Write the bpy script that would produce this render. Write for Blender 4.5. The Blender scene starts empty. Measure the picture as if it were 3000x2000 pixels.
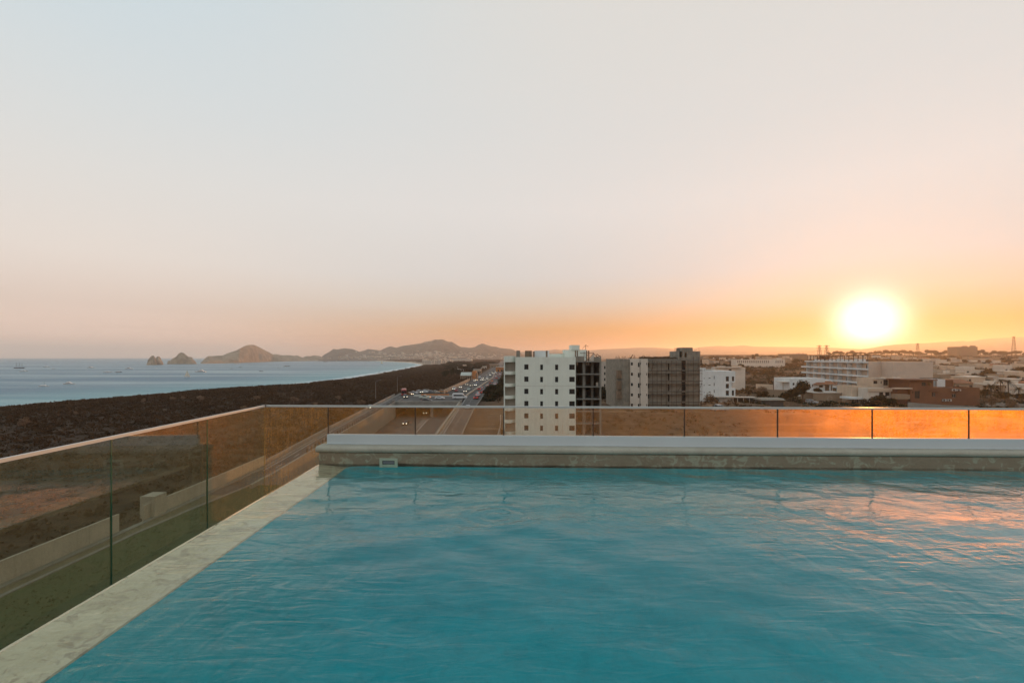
import bpy, math, random
import numpy as np
from mathutils import Vector, noise as mnoise

SC = bpy.context.scene
COL = SC.collection
R = math.radians
rng = random.Random(7)

# ------------------------------------------------------------ camera, sky, sun
CZ = 20.0            # eye height over the street
F = 1333.33          # focal length in pixels of the 3000 px wide photograph (16 mm)
cam = bpy.data.cameras.new('camera'); cam.lens = 16; cam.sensor_width = 36
cam.shift_y = 46/3000; cam.clip_start = 0.05; cam.clip_end = 60000
camo = bpy.data.objects.new('camera', cam); COL.objects.link(camo)
camo.location = (0, 0, CZ); camo.rotation_euler = (R(90), 0, 0)
SC.camera = camo
SC.view_settings.view_transform = 'Standard'; SC.view_settings.look = 'None'
SC.view_settings.gamma = 1; SC.view_settings.use_curve_mapping = False
SC.view_settings.exposure = 0.0
SC.cycles.use_denoising = True
SC.cycles.max_bounces = 10; SC.cycles.transparent_max_bounces = 16
SC.cycles.diffuse_bounces = 3; SC.cycles.volume_bounces = 1
SC.cycles.sample_clamp_indirect = 4.0
SC.cycles.caustics_reflective = False; SC.cycles.caustics_refractive = False

SUN_AZ, SUN_EL = 38.1, 3.1
SD = Vector((math.sin(R(SUN_AZ))*math.cos(R(SUN_EL)), math.cos(R(SUN_AZ))*math.cos(R(SUN_EL)), math.sin(R(SUN_EL))))
sl = bpy.data.lights.new('sun', 'SUN'); sl.energy = 3.0; sl.angle = R(0.5); sl.color = (1.0, 0.39, 0.08)
so = bpy.data.objects.new('sun', sl); COL.objects.link(so); so.location = (60, 80, 60)
so.rotation_euler = SD.to_track_quat('Z', 'Y').to_euler()

def lin(r, g, b):
    f = lambda c: (c/255/12.92) if c/255 <= 0.04045 else ((c/255+0.055)/1.055)**2.4
    return (f(r), f(g), f(b), 1)

class NT:
    """small helper for node graphs"""
    def __init__(s, tree): s.t = tree; s.t.nodes.clear()
    def n(s, typ, **kw):
        nd = s.t.nodes.new(typ)
        for k, v in kw.items(): setattr(nd, k, v)
        return nd
    def link(s, a, b): s.t.links.new(a, b)
    def _in(s, sock, v):
        if isinstance(v, bpy.types.NodeSocket): s.link(v, sock)
        elif v is not None:
            try: sock.default_value = v
            except Exception: sock.default_value = (v[0], v[1], v[2])
    def m(s, op, a, b=None, c=None, clamp=False):
        nd = s.n('ShaderNodeMath', operation=op, use_clamp=clamp)
        for i, v in enumerate((a, b, c)):
            if v is not None: s._in(nd.inputs[i], v)
        return nd.outputs[0]
    def vm(s, op, a, b=None):
        nd = s.n('ShaderNodeVectorMath', operation=op)
        s._in(nd.inputs[0], a)
        if b is not None: s._in(nd.inputs[1], b)
        return nd.outputs['Value'] if op in ('DOT_PRODUCT', 'LENGTH') else nd.outputs[0]
    def mix(s, fac, a, b, blend='MIX'):
        nd = s.n('ShaderNodeMix', data_type='RGBA', blend_type=blend)
        s._in(nd.inputs[0], fac); s._in(nd.inputs[6], a); s._in(nd.inputs[7], b)
        return nd.outputs[2]
    def ramp(s, fac, stops, interp='LINEAR'):
        nd = s.n('ShaderNodeValToRGB'); cr = nd.color_ramp; cr.interpolation = interp
        while len(cr.elements) < len(stops): cr.elements.new(0.5)
        for e, (p, c) in zip(cr.elements, stops):
            e.position = p; e.color = c if len(c) == 4 else (*c, 1)
        s._in(nd.inputs[0], fac); return nd.outputs[0]
    def noise(s, vec, scale, detail=3, rough=0.55, dist=0.0):
        nd = s.n('ShaderNodeTexNoise')
        if vec is not None: s.link(vec, nd.inputs['Vector'])
        nd.inputs['Scale'].default_value = scale; nd.inputs['Detail'].default_value = detail
        nd.inputs['Roughness'].default_value = rough; nd.inputs['Distortion'].default_value = dist
        return nd.outputs['Fac']
    def voro(s, vec, scale, feature='F1', out='Distance'):
        nd = s.n('ShaderNodeTexVoronoi', feature=feature)
        if vec is not None: s.link(vec, nd.inputs['Vector'])
        nd.inputs['Scale'].default_value = scale
        return nd.outputs[out]
    def mapping(s, vec, scale=(1, 1, 1), rot=(0, 0, 0), loc=(0, 0, 0)):
        nd = s.n('ShaderNodeMapping'); s.link(vec, nd.inputs[0])
        nd.inputs['Scale'].default_value = scale; nd.inputs['Rotation'].default_value = rot
        nd.inputs['Location'].default_value = loc
        return nd.outputs[0]
    def rng(s, v, a, b, c, d):
        nd = s.n('ShaderNodeMapRange'); s._in(nd.inputs[0], v)
        for i, x in enumerate((a, b, c, d)): nd.inputs[i+1].default_value = x
        return nd.outputs[0]

world = bpy.data.worlds.new('World'); SC.world = world; world.use_nodes = True
w = NT(world.node_tree)
tc = w.n('ShaderNodeTexCoord').outputs['Generated']
dirv = w.vm('NORMALIZE', tc)
sep = w.n('ShaderNodeSeparateXYZ'); w.link(dirv, sep.inputs[0])
z = w.m('MAXIMUM', sep.outputs['Z'], 0.0)
dz = w.m('POWER', z, 0.5)                       # finer steps near the horizon
flat = w.vm('NORMALIZE', w.vm('MULTIPLY', dirv, (1, 1, 0)))
azc = w.vm('DOT_PRODUCT', flat, (math.sin(R(SUN_AZ)), math.cos(R(SUN_AZ)), 0))
q = lambda zz: math.sqrt(zz)
away = w.ramp(dz, [(0.0, lin(272, 232, 208)), (q(.03), lin(262, 222, 198)), (q(.09), lin(238, 214, 198)), (q(.17), lin(239, 227, 217)),
                   (q(.30), lin(228, 226, 222)), (q(.45), lin(214, 223, 226)), (q(.62), lin(200, 220, 229)), (1.0, lin(190, 212, 226))])
near = w.ramp(dz, [(0.0, lin(200, 106, 14)), (q(.02), lin(205, 116, 22)), (q(.06), lin(209, 152, 80)), (q(.115), lin(208, 198, 182)), (q(.17), lin(212, 212, 210)),
                   (q(.30), lin(227, 224, 221)), (q(.45), lin(223, 222, 219)), (q(.62), lin(223, 221, 216)), (1.0, lin(200, 212, 220))])
g = w.n('ShaderNodeMapRange', interpolation_type='SMOOTHSTEP'); w.link(azc, g.inputs[0])
g.inputs[1].default_value = 0.1; g.inputs[2].default_value = 0.98
skyc = w.mix(g.outputs[0], away, near)
# faint uneven veils of high cloud
cl = w.noise(w.mapping(dirv, (1.2, 1.2, 5.0)), 1.6, 4, 0.5)
skyc = w.mix(w.rng(cl, 0.35, 0.75, 0.0, 0.10), skyc, lin(236, 228, 222))
st = w.noise(w.mapping(dirv, (2.0, 2.0, 60.0)), 1.5, 4, 0.55)
skyc = w.mix(w.m('MULTIPLY', w.rng(st, 0.50, 0.72, 0, 0.14), w.rng(sep.outputs['Z'], 0.02, 0.14, 1, 0)), skyc, lin(196, 140, 96))
nish = w.n('ShaderNodeTexSky', sky_type='NISHITA', sun_disc=False)
nish.sun_elevation = R(SUN_EL); nish.sun_rotation = R(SUN_AZ); nish.dust_density = 3.0; nish.altitude = 20
nsk = w.mix(1.0, nish.outputs[0], (0.1, 0.1, 0.1, 1), 'MULTIPLY')
skyc = w.mix(0.025, skyc, nsk)
# brightness round the low sun itself
cosd = w.vm('DOT_PRODUCT', dirv, tuple(SD))
om = w.m('SUBTRACT', 1.0, cosd)
core = w.m('MULTIPLY', w.m('EXPONENT', w.m('MULTIPLY', om, -1150.0)), 2.6)
halo = w.m('MULTIPLY', w.m('EXPONENT', w.m('MULTIPLY', om, -90.0)), 0.08)
glow = w.mix(1.0, w.mix(1.0, (1.0, 0.96, 0.90, 1), core, 'MULTIPLY'), w.mix(1.0, (1.0, 0.42, 0.05, 1), halo, 'MULTIPLY'), 'ADD')
skyc = w.mix(1.0, skyc, glow, 'ADD')
bg = w.n('ShaderNodeBackground'); w.link(skyc, bg.inputs[0]); bg.inputs[1].default_value = 1.0
ow = w.n('ShaderNodeOutputWorld'); w.link(bg.outputs[0], ow.inputs[0])

# ------------------------------------------------------------ helpers
def tag(o, label=None, cat=None, group=None, kind=None):
    if label:
        o['label'] = label
        if len(label.split()) > 16: print('LONG', len(label.split()), label)
    if cat: o['category'] = cat
    if group: o['group'] = group
    if kind: o['kind'] = kind
    return o
def empty(name, loc=(0, 0, 0), rz=0.0, label=None, cat=None, group=None):
    o = bpy.data.objects.new(name, None); COL.objects.link(o); o.location = loc
    o.rotation_euler = (0, 0, rz); o.empty_display_size = 0.5
    return tag(o, label, cat, group)
def put(name, me, mat=None, parent=None, loc=None, rz=None):
    o = bpy.data.objects.new(name, me); COL.objects.link(o)
    if mat and not me.materials: me.materials.append(mat)
    if parent: o.parent = parent
    if loc is not None: o.location = loc
    if rz is not None: o.rotation_euler = (0, 0, rz)
    return o
def mesh_np(name, v, f, smooth=False):
    """v (n,3), f (m,k) numpy arrays with constant k"""
    v = np.asarray(v, dtype=np.float32); f = np.asarray(f, dtype=np.int32)
    me = bpy.data.meshes.new(name); k = f.shape[1]
    me.vertices.add(len(v)); me.vertices.foreach_set('co', v.ravel())
    me.loops.add(f.size); me.loops.foreach_set('vertex_index', f.ravel())
    me.polygons.add(len(f)); me.polygons.foreach_set('loop_start', np.arange(0, f.size, k, dtype=np.int32))
    me.polygons.foreach_set('loop_total', np.full(len(f), k, dtype=np.int32))
    if smooth: me.polygons.foreach_set('use_smooth', np.ones(len(f), dtype=bool))
    me.update(calc_edges=True); me.validate()
    return me

class MB:
    def __init__(s): s.v = []; s.f = []
    def box(s, x0, x1, y0, y1, z0, z1):
        b = len(s.v)
        s.v += [(x, y, zz) for zz in (z0, z1) for (x, y) in ((x0, y0), (x1, y0), (x1, y1), (x0, y1))]
        s.f += [tuple(b+i for i in q_) for q_ in ((3, 2, 1, 0), (4, 5, 6, 7), (0, 1, 5, 4), (1, 2, 6, 5), (2, 3, 7, 6), (3, 0, 4, 7))]
        return s
    def prism(s, poly, z0, z1):
        """vertical prism on an xy outline (counter-clockwise); z0/z1 number or list per vertex"""
        n = len(poly); b = len(s.v)
        g0 = z0 if isinstance(z0, (list, tuple)) else [z0]*n
        g1 = z1 if isinstance(z1, (list, tuple)) else [z1]*n
        s.v += [(p[0], p[1], g0[i]) for i, p in enumerate(poly)] + [(p[0], p[1], g1[i]) for i, p in enumerate(poly)]
        s.f.append(tuple(b+i for i in reversed(range(n)))); s.f.append(tuple(b+n+i for i in range(n)))
        for i in range(n):
            j = (i+1) % n; s.f.append((b+i, b+j, b+n+j, b+n+i))
        return s
    def sweep(s, prof, x0, x1, axis='x'):
        """profile outline [(a,z)] swept along x (a=y) or along y (a=x)"""
        n = len(prof); b = len(s.v)
        for t in (x0, x1):
            for a, zz in prof: s.v.append((t, a, zz) if axis == 'x' else (a, t, zz))
        s.f.append(tuple(b+i for i in range(n))); s.f.append(tuple(b+n+i for i in reversed(range(n))))
        for i in range(n):
            j = (i+1) % n; s.f.append((b+j, b+i, b+n+i, b+n+j))
        return s
    def quad(s, a, b_, c, d):
        b = len(s.v); s.v += [tuple(a), tuple(b_), tuple(c), tuple(d)]; s.f.append((b, b+1, b+2, b+3)); return s
    def tube(s, pts, r, n=6, r2=None):
        pts = [Vector(p) for p in pts]; b = len(s.v); m = len(pts)
        for i, p in enumerate(pts):
            d = (pts[min(i+1, m-1)] - pts[max(i-1, 0)]).normalized()
            u = d.cross(Vector((0, 0, 1)) if abs(d.z) < 0.9 else Vector((1, 0, 0))).normalized(); v_ = d.cross(u)
            rr = r if r2 is None else r + (r2-r)*i/(m-1)
            for k in range(n):
                a = 2*math.pi*k/n; s.v.append(tuple(p + u*math.cos(a)*rr + v_*math.sin(a)*rr))
        for i in range(m-1):
            for k in range(n):
                k2 = (k+1) % n; s.f.append((b+i*n+k, b+i*n+k2, b+(i+1)*n+k2, b+(i+1)*n+k))
        s.f.append(tuple(b+k for k in reversed(range(n)))); s.f.append(tuple(b+(m-1)*n+k for k in range(n)))
        return s
    def lathe(s, prof, n=12, c=(0, 0)):
        b = len(s.v)
        for r, zz in prof:
            for k in range(n):
                a = 2*math.pi*k/n; s.v.append((c[0]+r*math.cos(a), c[1]+r*math.sin(a), zz))
        for i in range(len(prof)-1):
            for k in range(n):
                k2 = (k+1) % n; s.f.append((b+i*n+k, b+i*n+k2, b+(i+1)*n+k2, b+(i+1)*n+k))
        s.f.append(tuple(b+k for k in reversed(range(n)))); s.f.append(tuple(b+(len(prof)-1)*n+k for k in range(n)))
        return s
    def hull8(s, lo, hi, z0, z1):
        """frustum: lo=(x0,x1,y0,y1) at z0, hi at z1"""
        b = len(s.v)
        for (x0, x1, y0, y1), zz in ((lo, z0), (hi, z1)):
            s.v += [(x0, y0, zz), (x1, y0, zz), (x1, y1, zz), (x0, y1, zz)]
        s.f += [tuple(b+i for i in q_) for q_ in ((3, 2, 1, 0), (4, 5, 6, 7), (0, 1, 5, 4), (1, 2, 6, 5), (2, 3, 7, 6), (3, 0, 4, 7))]
        return s
    def me(s, name='mesh', smooth=False):
        m_ = bpy.data.meshes.new(name); m_.from_pydata(s.v, [], s.f); m_.update()
        if smooth: m_.polygons.foreach_set('use_smooth', [True]*len(m_.polygons))
        return m_
    def build(s, name, mat, parent=None, loc=None, rz=None, smooth=False):
        return put(name, s.me(name, smooth), mat, parent, loc, rz)

# ------------------------------------------------------------ materials
def pmat(name, col, rough=0.8, var=0.25, scale=1.0, col2=None, bump=0.0, bscale=None, metal=0.0, streak=0.0, spec=0.3, detail=4, emis=None, patch=None, space='Object'):
    """weathered principled surface: base colour broken up by noise (object space metres)"""
    m_ = bpy.data.materials.new(name); m_.use_nodes = True; t = NT(m_.node_tree)
    P = t.n('ShaderNodeBsdfPrincipled'); O = t.n('ShaderNodeOutputMaterial'); t.link(P.outputs[0], O.inputs[0])
    vec = t.n('ShaderNodeNewGeometry').outputs['Position'] if space == 'World' else t.n('ShaderNodeTexCoord').outputs['Object']
    c = tuple(col)[:3] + (1,)
    dark = tuple(x*(1-var) for x in c[:3]) + (1,)
    n1 = t.noise(vec, scale, detail, 0.6)
    out = t.mix(t.rng(n1, 0.3, 0.7, 0, 1), dark if col2 is None else tuple(col2)[:3]+(1,), c)
    if patch:
        n2 = t.noise(t.mapping(vec, (1, 1, 1), loc=(7, 3, 1)), patch[0], 5, 0.6, 0.8)
        out = t.mix(t.rng(n2, patch[2], patch[2]+0.05, 0, 1), out, tuple(patch[1])[:3]+(1,))
    if streak:
        n3 = t.noise(t.mapping(vec, (2.5, 2.5, 0.12)), 1.0, 4, 0.7)
        out = t.mix(t.rng(n3, 0.5, 0.85, 0, streak), out, tuple(x*0.35 for x in c[:3])+(1,))
    t.link(out, P.inputs['Base Color'])
    P.inputs['Roughness'].default_value = rough; P.inputs['Metallic'].default_value = metal
    P.inputs['Specular IOR Level'].default_value = spec
    if bump:
        bn = t.n('ShaderNodeBump'); bn.inputs['Strength'].default_value = bump; bn.inputs['Distance'].default_value = 0.05
        t.link(t.noise(vec, bscale or scale*6, 5, 0.65), bn.inputs['Height']); t.link(bn.outputs[0], P.inputs['Normal'])
    if emis:
        P.inputs['Emission Color'].default_value = tuple(emis[0])+(1,); P.inputs['Emission Strength'].default_value = emis[1]
    return m_
M = {}
M['white'] = pmat('white_plaster', (0.70, 0.71, 0.69), 0.85, 0.10, 0.35, streak=0.22, patch=(0.45, (0.60, 0.60, 0.57), 0.60))
M['whiteg'] = pmat('greyish_plaster', (0.73, 0.765, 0.68), 0.85, 0.08, 0.35, streak=0.22, patch=(0.45, (0.66, 0.68, 0.60), 0.60))
M['white2'] = pmat('white_paint', (0.66, 0.58, 0.49), 0.85, 0.14, 0.3, streak=0.2)
M['cream'] = pmat('cream_render', (0.60, 0.46, 0.34), 0.85, 0.16, 0.3, streak=0.25)
M['beige'] = pmat('beige_render', (0.46, 0.41, 0.35), 0.85, 0.16, 0.3, streak=0.25)
M['brown'] = pmat('brown_render', (0.20, 0.085, 0.045), 0.85, 0.2, 0.25, streak=0.3)
M['tan'] = pmat('tan_render', (0.30, 0.22, 0.15), 0.85, 0.2, 0.25, streak=0.3)
M['conc'] = pmat('raw_concrete', (0.26, 0.25, 0.22), 0.9, 0.35, 0.5, streak=0.45, bump=0.3)
M['block'] = pmat('grey_block', (0.30, 0.27, 0.22), 0.95, 0.35, 0.8, streak=0.5, bump=0.4)
M['block2'] = pmat('stained_block', (0.27, 0.19, 0.13), 0.95, 0.4, 0.6, streak=0.6, bump=0.4)
M['concw'] = pmat('wall_concrete', (0.33, 0.30, 0.26), 0.95, 0.3, 0.3, streak=0.45)
M['dark'] = pmat('dark_void', (0.025, 0.025, 0.025), 0.8, 0.3, 1)  # flat black that paints shade into holes and window openings
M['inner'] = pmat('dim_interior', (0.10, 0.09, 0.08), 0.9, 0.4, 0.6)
M['wood'] = pmat('scaffold_wood', (0.12, 0.075, 0.045), 0.9, 0.5, 2)
M['rebar'] = pmat('rusty_steel', (0.10, 0.05, 0.03), 0.8, 0.3, 3)
M['steel'] = pmat('grey_steel', (0.22, 0.22, 0.22), 0.5, 0.2, 2, metal=0.5)
M['tile'] = pmat('clay_tile', (0.30, 0.13, 0.07), 0.9, 0.35, 2)
M['asph'] = pmat('asphalt', (0.055, 0.052, 0.05), 0.9, 0.35, 0.12, col2=(0.085, 0.08, 0.073), space='World', patch=(0.05, (0.04, 0.039, 0.038), 0.6))
M['pave'] = pmat('pavement', (0.22, 0.20, 0.17), 0.9, 0.3, 0.4, space='World')
M['line'] = pmat('road_paint', (0.55, 0.53, 0.48), 0.8, 0.3, 1.5, space='World')
M['tyre'] = pmat('tyre', (0.02, 0.02, 0.02), 0.9, 0.2, 3)
M['glassd'] = pmat('tinted_glass', (0.02, 0.024, 0.028), 0.08, 0.2, 1, spec=0.8)
M['pane'] = pmat('window_glass', (0.035, 0.035, 0.035), 0.12, 0.3, 0.6, spec=0.7)
M['frame'] = pmat('dark_frame', (0.05, 0.045, 0.04), 0.5, 0.2, 1)
M['lamp'] = pmat('lit_headlight', (0.9, 0.85, 0.7), 0.3, 0.0, 1, emis=((1, 0.86, 0.62), 4.5))
M['lampoff'] = pmat('headlight', (0.6, 0.6, 0.6), 0.2, 0.0, 1)
M['tail'] = pmat('tail_light', (0.4, 0.02, 0.01), 0.3, 0.0, 1, emis=((1, 0.05, 0.02), 1.2))
M['chrome'] = pmat('rim', (0.4, 0.4, 0.4), 0.35, 0.1, 1, metal=0.8)
# ------------------------------------------------------------ terrain functions
def PX(px, d): return (px-1500)/F*d                       # east of the camera axis at distance d
def at(px, py, zz=0.0):                                   # ground point seen at a photo pixel
    d = (CZ-zz)*F/(py-1046); return ((px-1500)/F*d, d)
def itp(x, tab):
    return float(np.interp(x, [t_[0] for t_ in tab], [t_[1] for t_ in tab]))
SEA_Z = -8.0
shore = [(-300, -400), (-285, 150), (-278, 247), (-253, 359), (-222, 406), (-212, 565), (-231, 811), (-262, 1166), (-331, 1697), (-525, 2333),
         (-1067, 3455), (-1512, 3700), (-1654, 3380), (-1500, 2600), (-1425, 2120), (-1440, 2200), (-1560, 2700), (-2000, 3900), (-3000, 6000), (-12500, 26000)]
SH = np.array(shore, float)
def shore_sd(x, y):
    """signed distance to the shore, positive on land"""
    x = np.asarray(x, float); y = np.asarray(y, float); best = np.full(x.shape, 1e9)
    for a, b in zip(SH[:-1], SH[1:]):
        d = b-a; t = np.clip(((x-a[0])*d[0]+(y-a[1])*d[1])/(d@d), 0, 1)
        best = np.minimum(best, np.hypot(x-a[0]-t*d[0], y-a[1]-t*d[1]))
    poly = list(shore)+[(-14400, 30000), (30000, 30000), (30000, -30000), (-300, -30000)]
    inside = np.zeros(x.shape, bool); n = len(poly)
    for i in range(n):
        x1, y1 = poly[i]; x2, y2 = poly[(i+1) % n]
        c = ((y1 > y) != (y2 > y)); 
        with np.errstate(divide='ignore', invalid='ignore'):
            xi = (x2-x1)*(y-y1)/(y2-y1)+x1 if y2 != y1 else np.inf
        inside ^= c & (x < xi)
    return np.where(inside, best, -best)
def sstep(a, b, x):
    t = np.clip((x-a)/(b-a), 0, 1); return t*t*(3-2*t)
def land(x, y):
    x = np.asarray(x, float); y = np.asarray(y, float)
    s = shore_sd(x, y)
    zc = np.interp(s, [-300, -40, 0, 18, 60, 110, 1e6], [-34, -12, SEA_Z, -5.6, -2.6, 0, 0])
    d = np.hypot(x, y)
    rise = np.maximum(0, y-205)*0.022
    rise = np.minimum(rise, 28)
    zr = rise*sstep(0.10, 0.42, x/np.maximum(y, 1))
    berm = 4.9*sstep(104, 129, y)*(1-sstep(152, 172, y))*sstep(19, 27, x)*(1-sstep(75, 110, x))
    return zc + zr + berm
def landz(x, y): return float(land(np.array([x]), np.array([y]))[0])

WALLX = [(-60, -45.3), (45, -45), (81, -45.2), (125, -50.4), (232, -60.5), (262, -63)]
SLT = [(-60, -42.9), (55, -42.7), (76, -40.2), (102, -42.95), (121, -44.95), (198, -51.45), (262, -55.45)]
TL = [(-60, -38), (45, -39), (74, -40), (102, -42.5), (121, -44.5), (198, -51), (262, -55)]
TR = [(-60, -12), (45, -15.5), (121, -19.3), (206, -23), (262, -25)]
RX = [(-60, -7), (45, -9.5), (121, -12.9), (171, -14.4), (262, -14.8)]
HL = [(246, -64), (256, -45), (262, -37), (381, -35), (503, -36), (900, -38), (1500, -42), (2400, -60)]
HR = [(246, -14.8), (325, -11), (437, -11), (606, -13), (1500, -17), (2400, -30)]
TZ = [(-60, 0.0), (68, 0.0), (70, -1.6), (122, -6.0), (262, -6.0)]
def trench_in(x, y, pad=1.2):
    if y < 70 or y > 250: return False
    return itp(y, TL)-pad < x < itp(y, TR)+pad

# ground sheet
xs = np.unique(np.concatenate([np.arange(-14000, -3000, 1000), np.arange(-3000, -460, 60), np.arange(-460, -70, 9), np.arange(-70, 2, 1.5), np.arange(2, 120, 3), np.arange(120, 420, 9), np.arange(420, 3000, 90), np.arange(3000, 14001, 1000)]))
ys = np.unique(np.concatenate([np.arange(-2400, -60, 180), np.arange(-60, 30, 6), np.arange(30, 262, 2.0), np.arange(262, 1800, 16), np.arange(1800, 4600, 45), np.arange(4600, 14501, 900)]))
X, Y = np.meshgrid(xs, ys); Z = land(X, Y)
rs = np.random.RandomState(3)
bumpy = sstep(60, 200, np.abs(X+30))*(rs.rand(*X.shape)-0.5)*0.5
Z = Z + np.where((Z > -6) & (np.abs(X) < 3000), bumpy, 0)
for j in range(len(ys)):
    if 70 <= ys[j] <= 250:
        a, b = itp(ys[j], TL)-1.2, itp(ys[j], TR)+1.2
        msk = (xs > a) & (xs < b); Z[j, msk] = itp(ys[j], TZ)-1.0
n0, n1 = len(ys), len(xs)
idx = np.arange(n0*n1).reshape(n0, n1)
fc = np.stack([idx[:-1, :-1], idx[:-1, 1:], idx[1:, 1:], idx[1:, :-1]], -1).reshape(-1, 4)
# drop everything far out under the sea
zc = Z.ravel()[fc].max(1); fc = fc[zc > -30]
gm = mesh_np('ground', np.stack([X, Y, Z], -1).reshape(-1, 3), fc, True)
def ground_mat():
    m_ = bpy.data.materials.new('ground_earth'); m_.use_nodes = True; t = NT(m_.node_tree)
    P = t.n('ShaderNodeBsdfPrincipled'); O = t.n('ShaderNodeOutputMaterial'); t.link(P.outputs[0], O.inputs[0])
    pos = t.n('ShaderNodeNewGeometry').outputs['Position']
    sp = t.n('ShaderNodeSeparateXYZ'); t.link(pos, sp.inputs[0])
    n1 = t.noise(pos, 0.035, 6, 0.65); n2 = t.noise(pos, 0.4, 5, 0.7)
    scrub = t.mix(t.rng(n2, 0.35, 0.65, 0, 1), (0.030, 0.020, 0.013, 1), (0.075, 0.045, 0.026, 1))
    dirt = t.mix(t.rng(n2, 0.35, 0.7, 0, 1), (0.075, 0.046, 0.026, 1), (0.155, 0.100, 0.060, 1))
    # bare building land to the east of the road
    east = t.rng(sp.outputs['X'], -14, -8, 0, 1)
    bare = t.m('MAXIMUM', t.m('MULTIPLY', east, t.rng(n1, 0.30, 0.5, 0.25, 1)), t.rng(n1, 0.66, 0.72, 0, 0.35))
    c = t.mix(bare, scrub, dirt)
    # tyre tracks and graded paths
    trk = t.noise(t.mapping(pos, (0.02, 0.16, 1), (0, 0, 0.5)), 1.0, 3, 0.5, 0.6)
    c = t.mix(t.m('MULTIPLY', east, t.rng(trk, 0.57, 0.61, 0, 0.5)), c, (0.24, 0.17, 0.11, 1))
    sandn = t.m('ADD', sp.outputs['Z'], t.m('MULTIPLY', t.noise(pos, 0.06, 5, 0.7), 3.0))
    sand = t.rng(sandn, -1.6, -2.4, 0, 1)
    c = t.mix(sand, c, (0.42, 0.33, 0.24, 1))
    t.link(c, P.inputs['Base Color']); P.inputs['Roughness'].default_value = 0.95; P.inputs['Specular IOR Level'].default_value = 0.1
    bn = t.n('ShaderNodeBump'); bn.inputs['Strength'].default_value = 0.6; bn.inputs['Distance'].default_value = 0.4
    t.link(n2, bn.inputs['Height']); t.link(bn.outputs[0], P.inputs['Normal'])
    return m_
tag(put('ground', gm, ground_mat()), kind='structure')

# sea
def sea_mat():
    m_ = bpy.data.materials.new('sea_water'); m_.use_nodes = True; t = NT(m_.node_tree)
    P = t.n('ShaderNodeBsdfPrincipled'); O = t.n('ShaderNodeOutputMaterial'); t.link(P.outputs[0], O.inputs[0])
    pos = t.n('ShaderNodeNewGeometry').outputs['Position']
    # long pale slicks running along the bay, darker wind lanes between
    n1 = t.noise(t.mapping(pos, (0.0011, 0.012, 1), (0, 0, -0.12)), 1.0, 6, 0.65, 0.4)
    n2 = t.noise(t.mapping(pos, (0.02, 0.09, 1)), 1.0, 5, 0.7)
    cc = t.mix(t.rng(n1, 0.46, 0.60, 0, 1), (0.040, 0.160, 0.240, 1), (0.21, 0.36, 0.40, 1))  # blue of the sky reflected by waves is put into the base colour
    cc = t.mix(t.rng(n2, 0.35, 0.7, 0, 0.5), cc, (0.020, 0.085, 0.145, 1))
    at_ = t.n('ShaderNodeAttribute', attribute_name='shallow')
    cc = t.mix(t.m('MULTIPLY', at_.outputs['Fac'], 0.8), cc, (0.10, 0.33, 0.36, 1))
    # breaking surf along the sand
    foam = t.noise(t.mapping(pos, (0.05, 0.05, 1)), 1.0, 5, 0.75)
    fm = t.m('MULTIPLY', t.rng(at_.outputs['Fac'], 0.86, 0.97, 0, 1), t.rng(foam, 0.42, 0.5, 0, 1))
    cc = t.mix(fm, cc, (0.75, 0.76, 0.76, 1))
    t.link(cc, P.inputs['Base Color'])
    P.inputs['IOR'].default_value = 1.33; P.inputs['Specular IOR Level'].default_value = 0.32
    t.link(t.rng(n1, 0.35, 0.7, 0.42, 0.30), P.inputs['Roughness'])
    bn = t.n('ShaderNodeBump'); bn.inputs['Strength'].default_value = 1.0; bn.inputs['Distance'].default_value = 1.6
    h = t.m('ADD', t.noise(t.mapping(pos, (0.05, 0.16, 1)), 1.0, 5, 0.7), t.m('MULTIPLY', n2, 0.8))
    t.link(h, bn.inputs['Height']); t.link(bn.outputs[0], P.inputs['Normal'])
    return m_
sx = np.unique(np.concatenate([np.arange(-14000, -3000, 1000), np.arange(-3000, -600, 60), np.arange(-600, -180, 8), [-150, -60]]))
sy = np.unique(np.concatenate([np.arange(-2400, -100, 300), np.arange(-100, 1900, 14), np.arange(1900, 4500, 50), np.arange(4500, 14501, 1000)]))
X, Y = np.meshgrid(sx, sy); S = shore_sd(X, Y)
idx = np.arange(X.size).reshape(X.shape)
fc = np.stack([idx[:-1, :-1], idx[:-1, 1:], idx[1:, 1:], idx[1:, :-1]], -1).reshape(-1, 4)
fc = fc[S.ravel()[fc].min(1) < 60]
sm = mesh_np('sea', np.stack([X, Y, np.full(X.shape, SEA_Z)], -1).reshape(-1, 3), fc, True)
used = S.ravel()
al = sm.attributes.new('shallow', 'FLOAT', 'POINT')
if len(sm.vertices) == X.size: al.data.foreach_set('value', np.clip(1+used/170, 0, 1).astype(np.float32))
tag(put('sea', sm, sea_mat()), kind='structure')

# ------------------------------------------------------------ hills and sea rocks
def hill_mat(name, c1, c2, sc):
    m_ = bpy.data.materials.new(name); m_.use_nodes = True; t = NT(m_.node_tree)
    P = t.n('ShaderNodeBsdfPrincipled'); O = t.n('ShaderNodeOutputMaterial'); t.link(P.outputs[0], O.inputs[0])
    pos = t.n('ShaderNodeNewGeometry').outputs['Position']
    n_ = t.noise(pos, sc, 7, 0.7); n2 = t.noise(pos, sc*7, 4, 0.7)
    c = t.mix(t.rng(n_, 0.35, 0.65, 0, 1), c1, c2)
    c = t.mix(t.rng(n2, 0.5, 0.75, 0, 0.5), c, tuple(x*0.5 for x in c1[:3])+(1,))
    t.link(c, P.inputs['Base Color']); P.inputs['Roughness'].default_value = 0.95; P.inputs['Specular IOR Level'].default_value = 0.1
    return m_
M['hill'] = hill_mat('dry_hill', (0.10, 0.070, 0.050, 1), (0.20, 0.145, 0.10, 1), 0.012)
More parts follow.
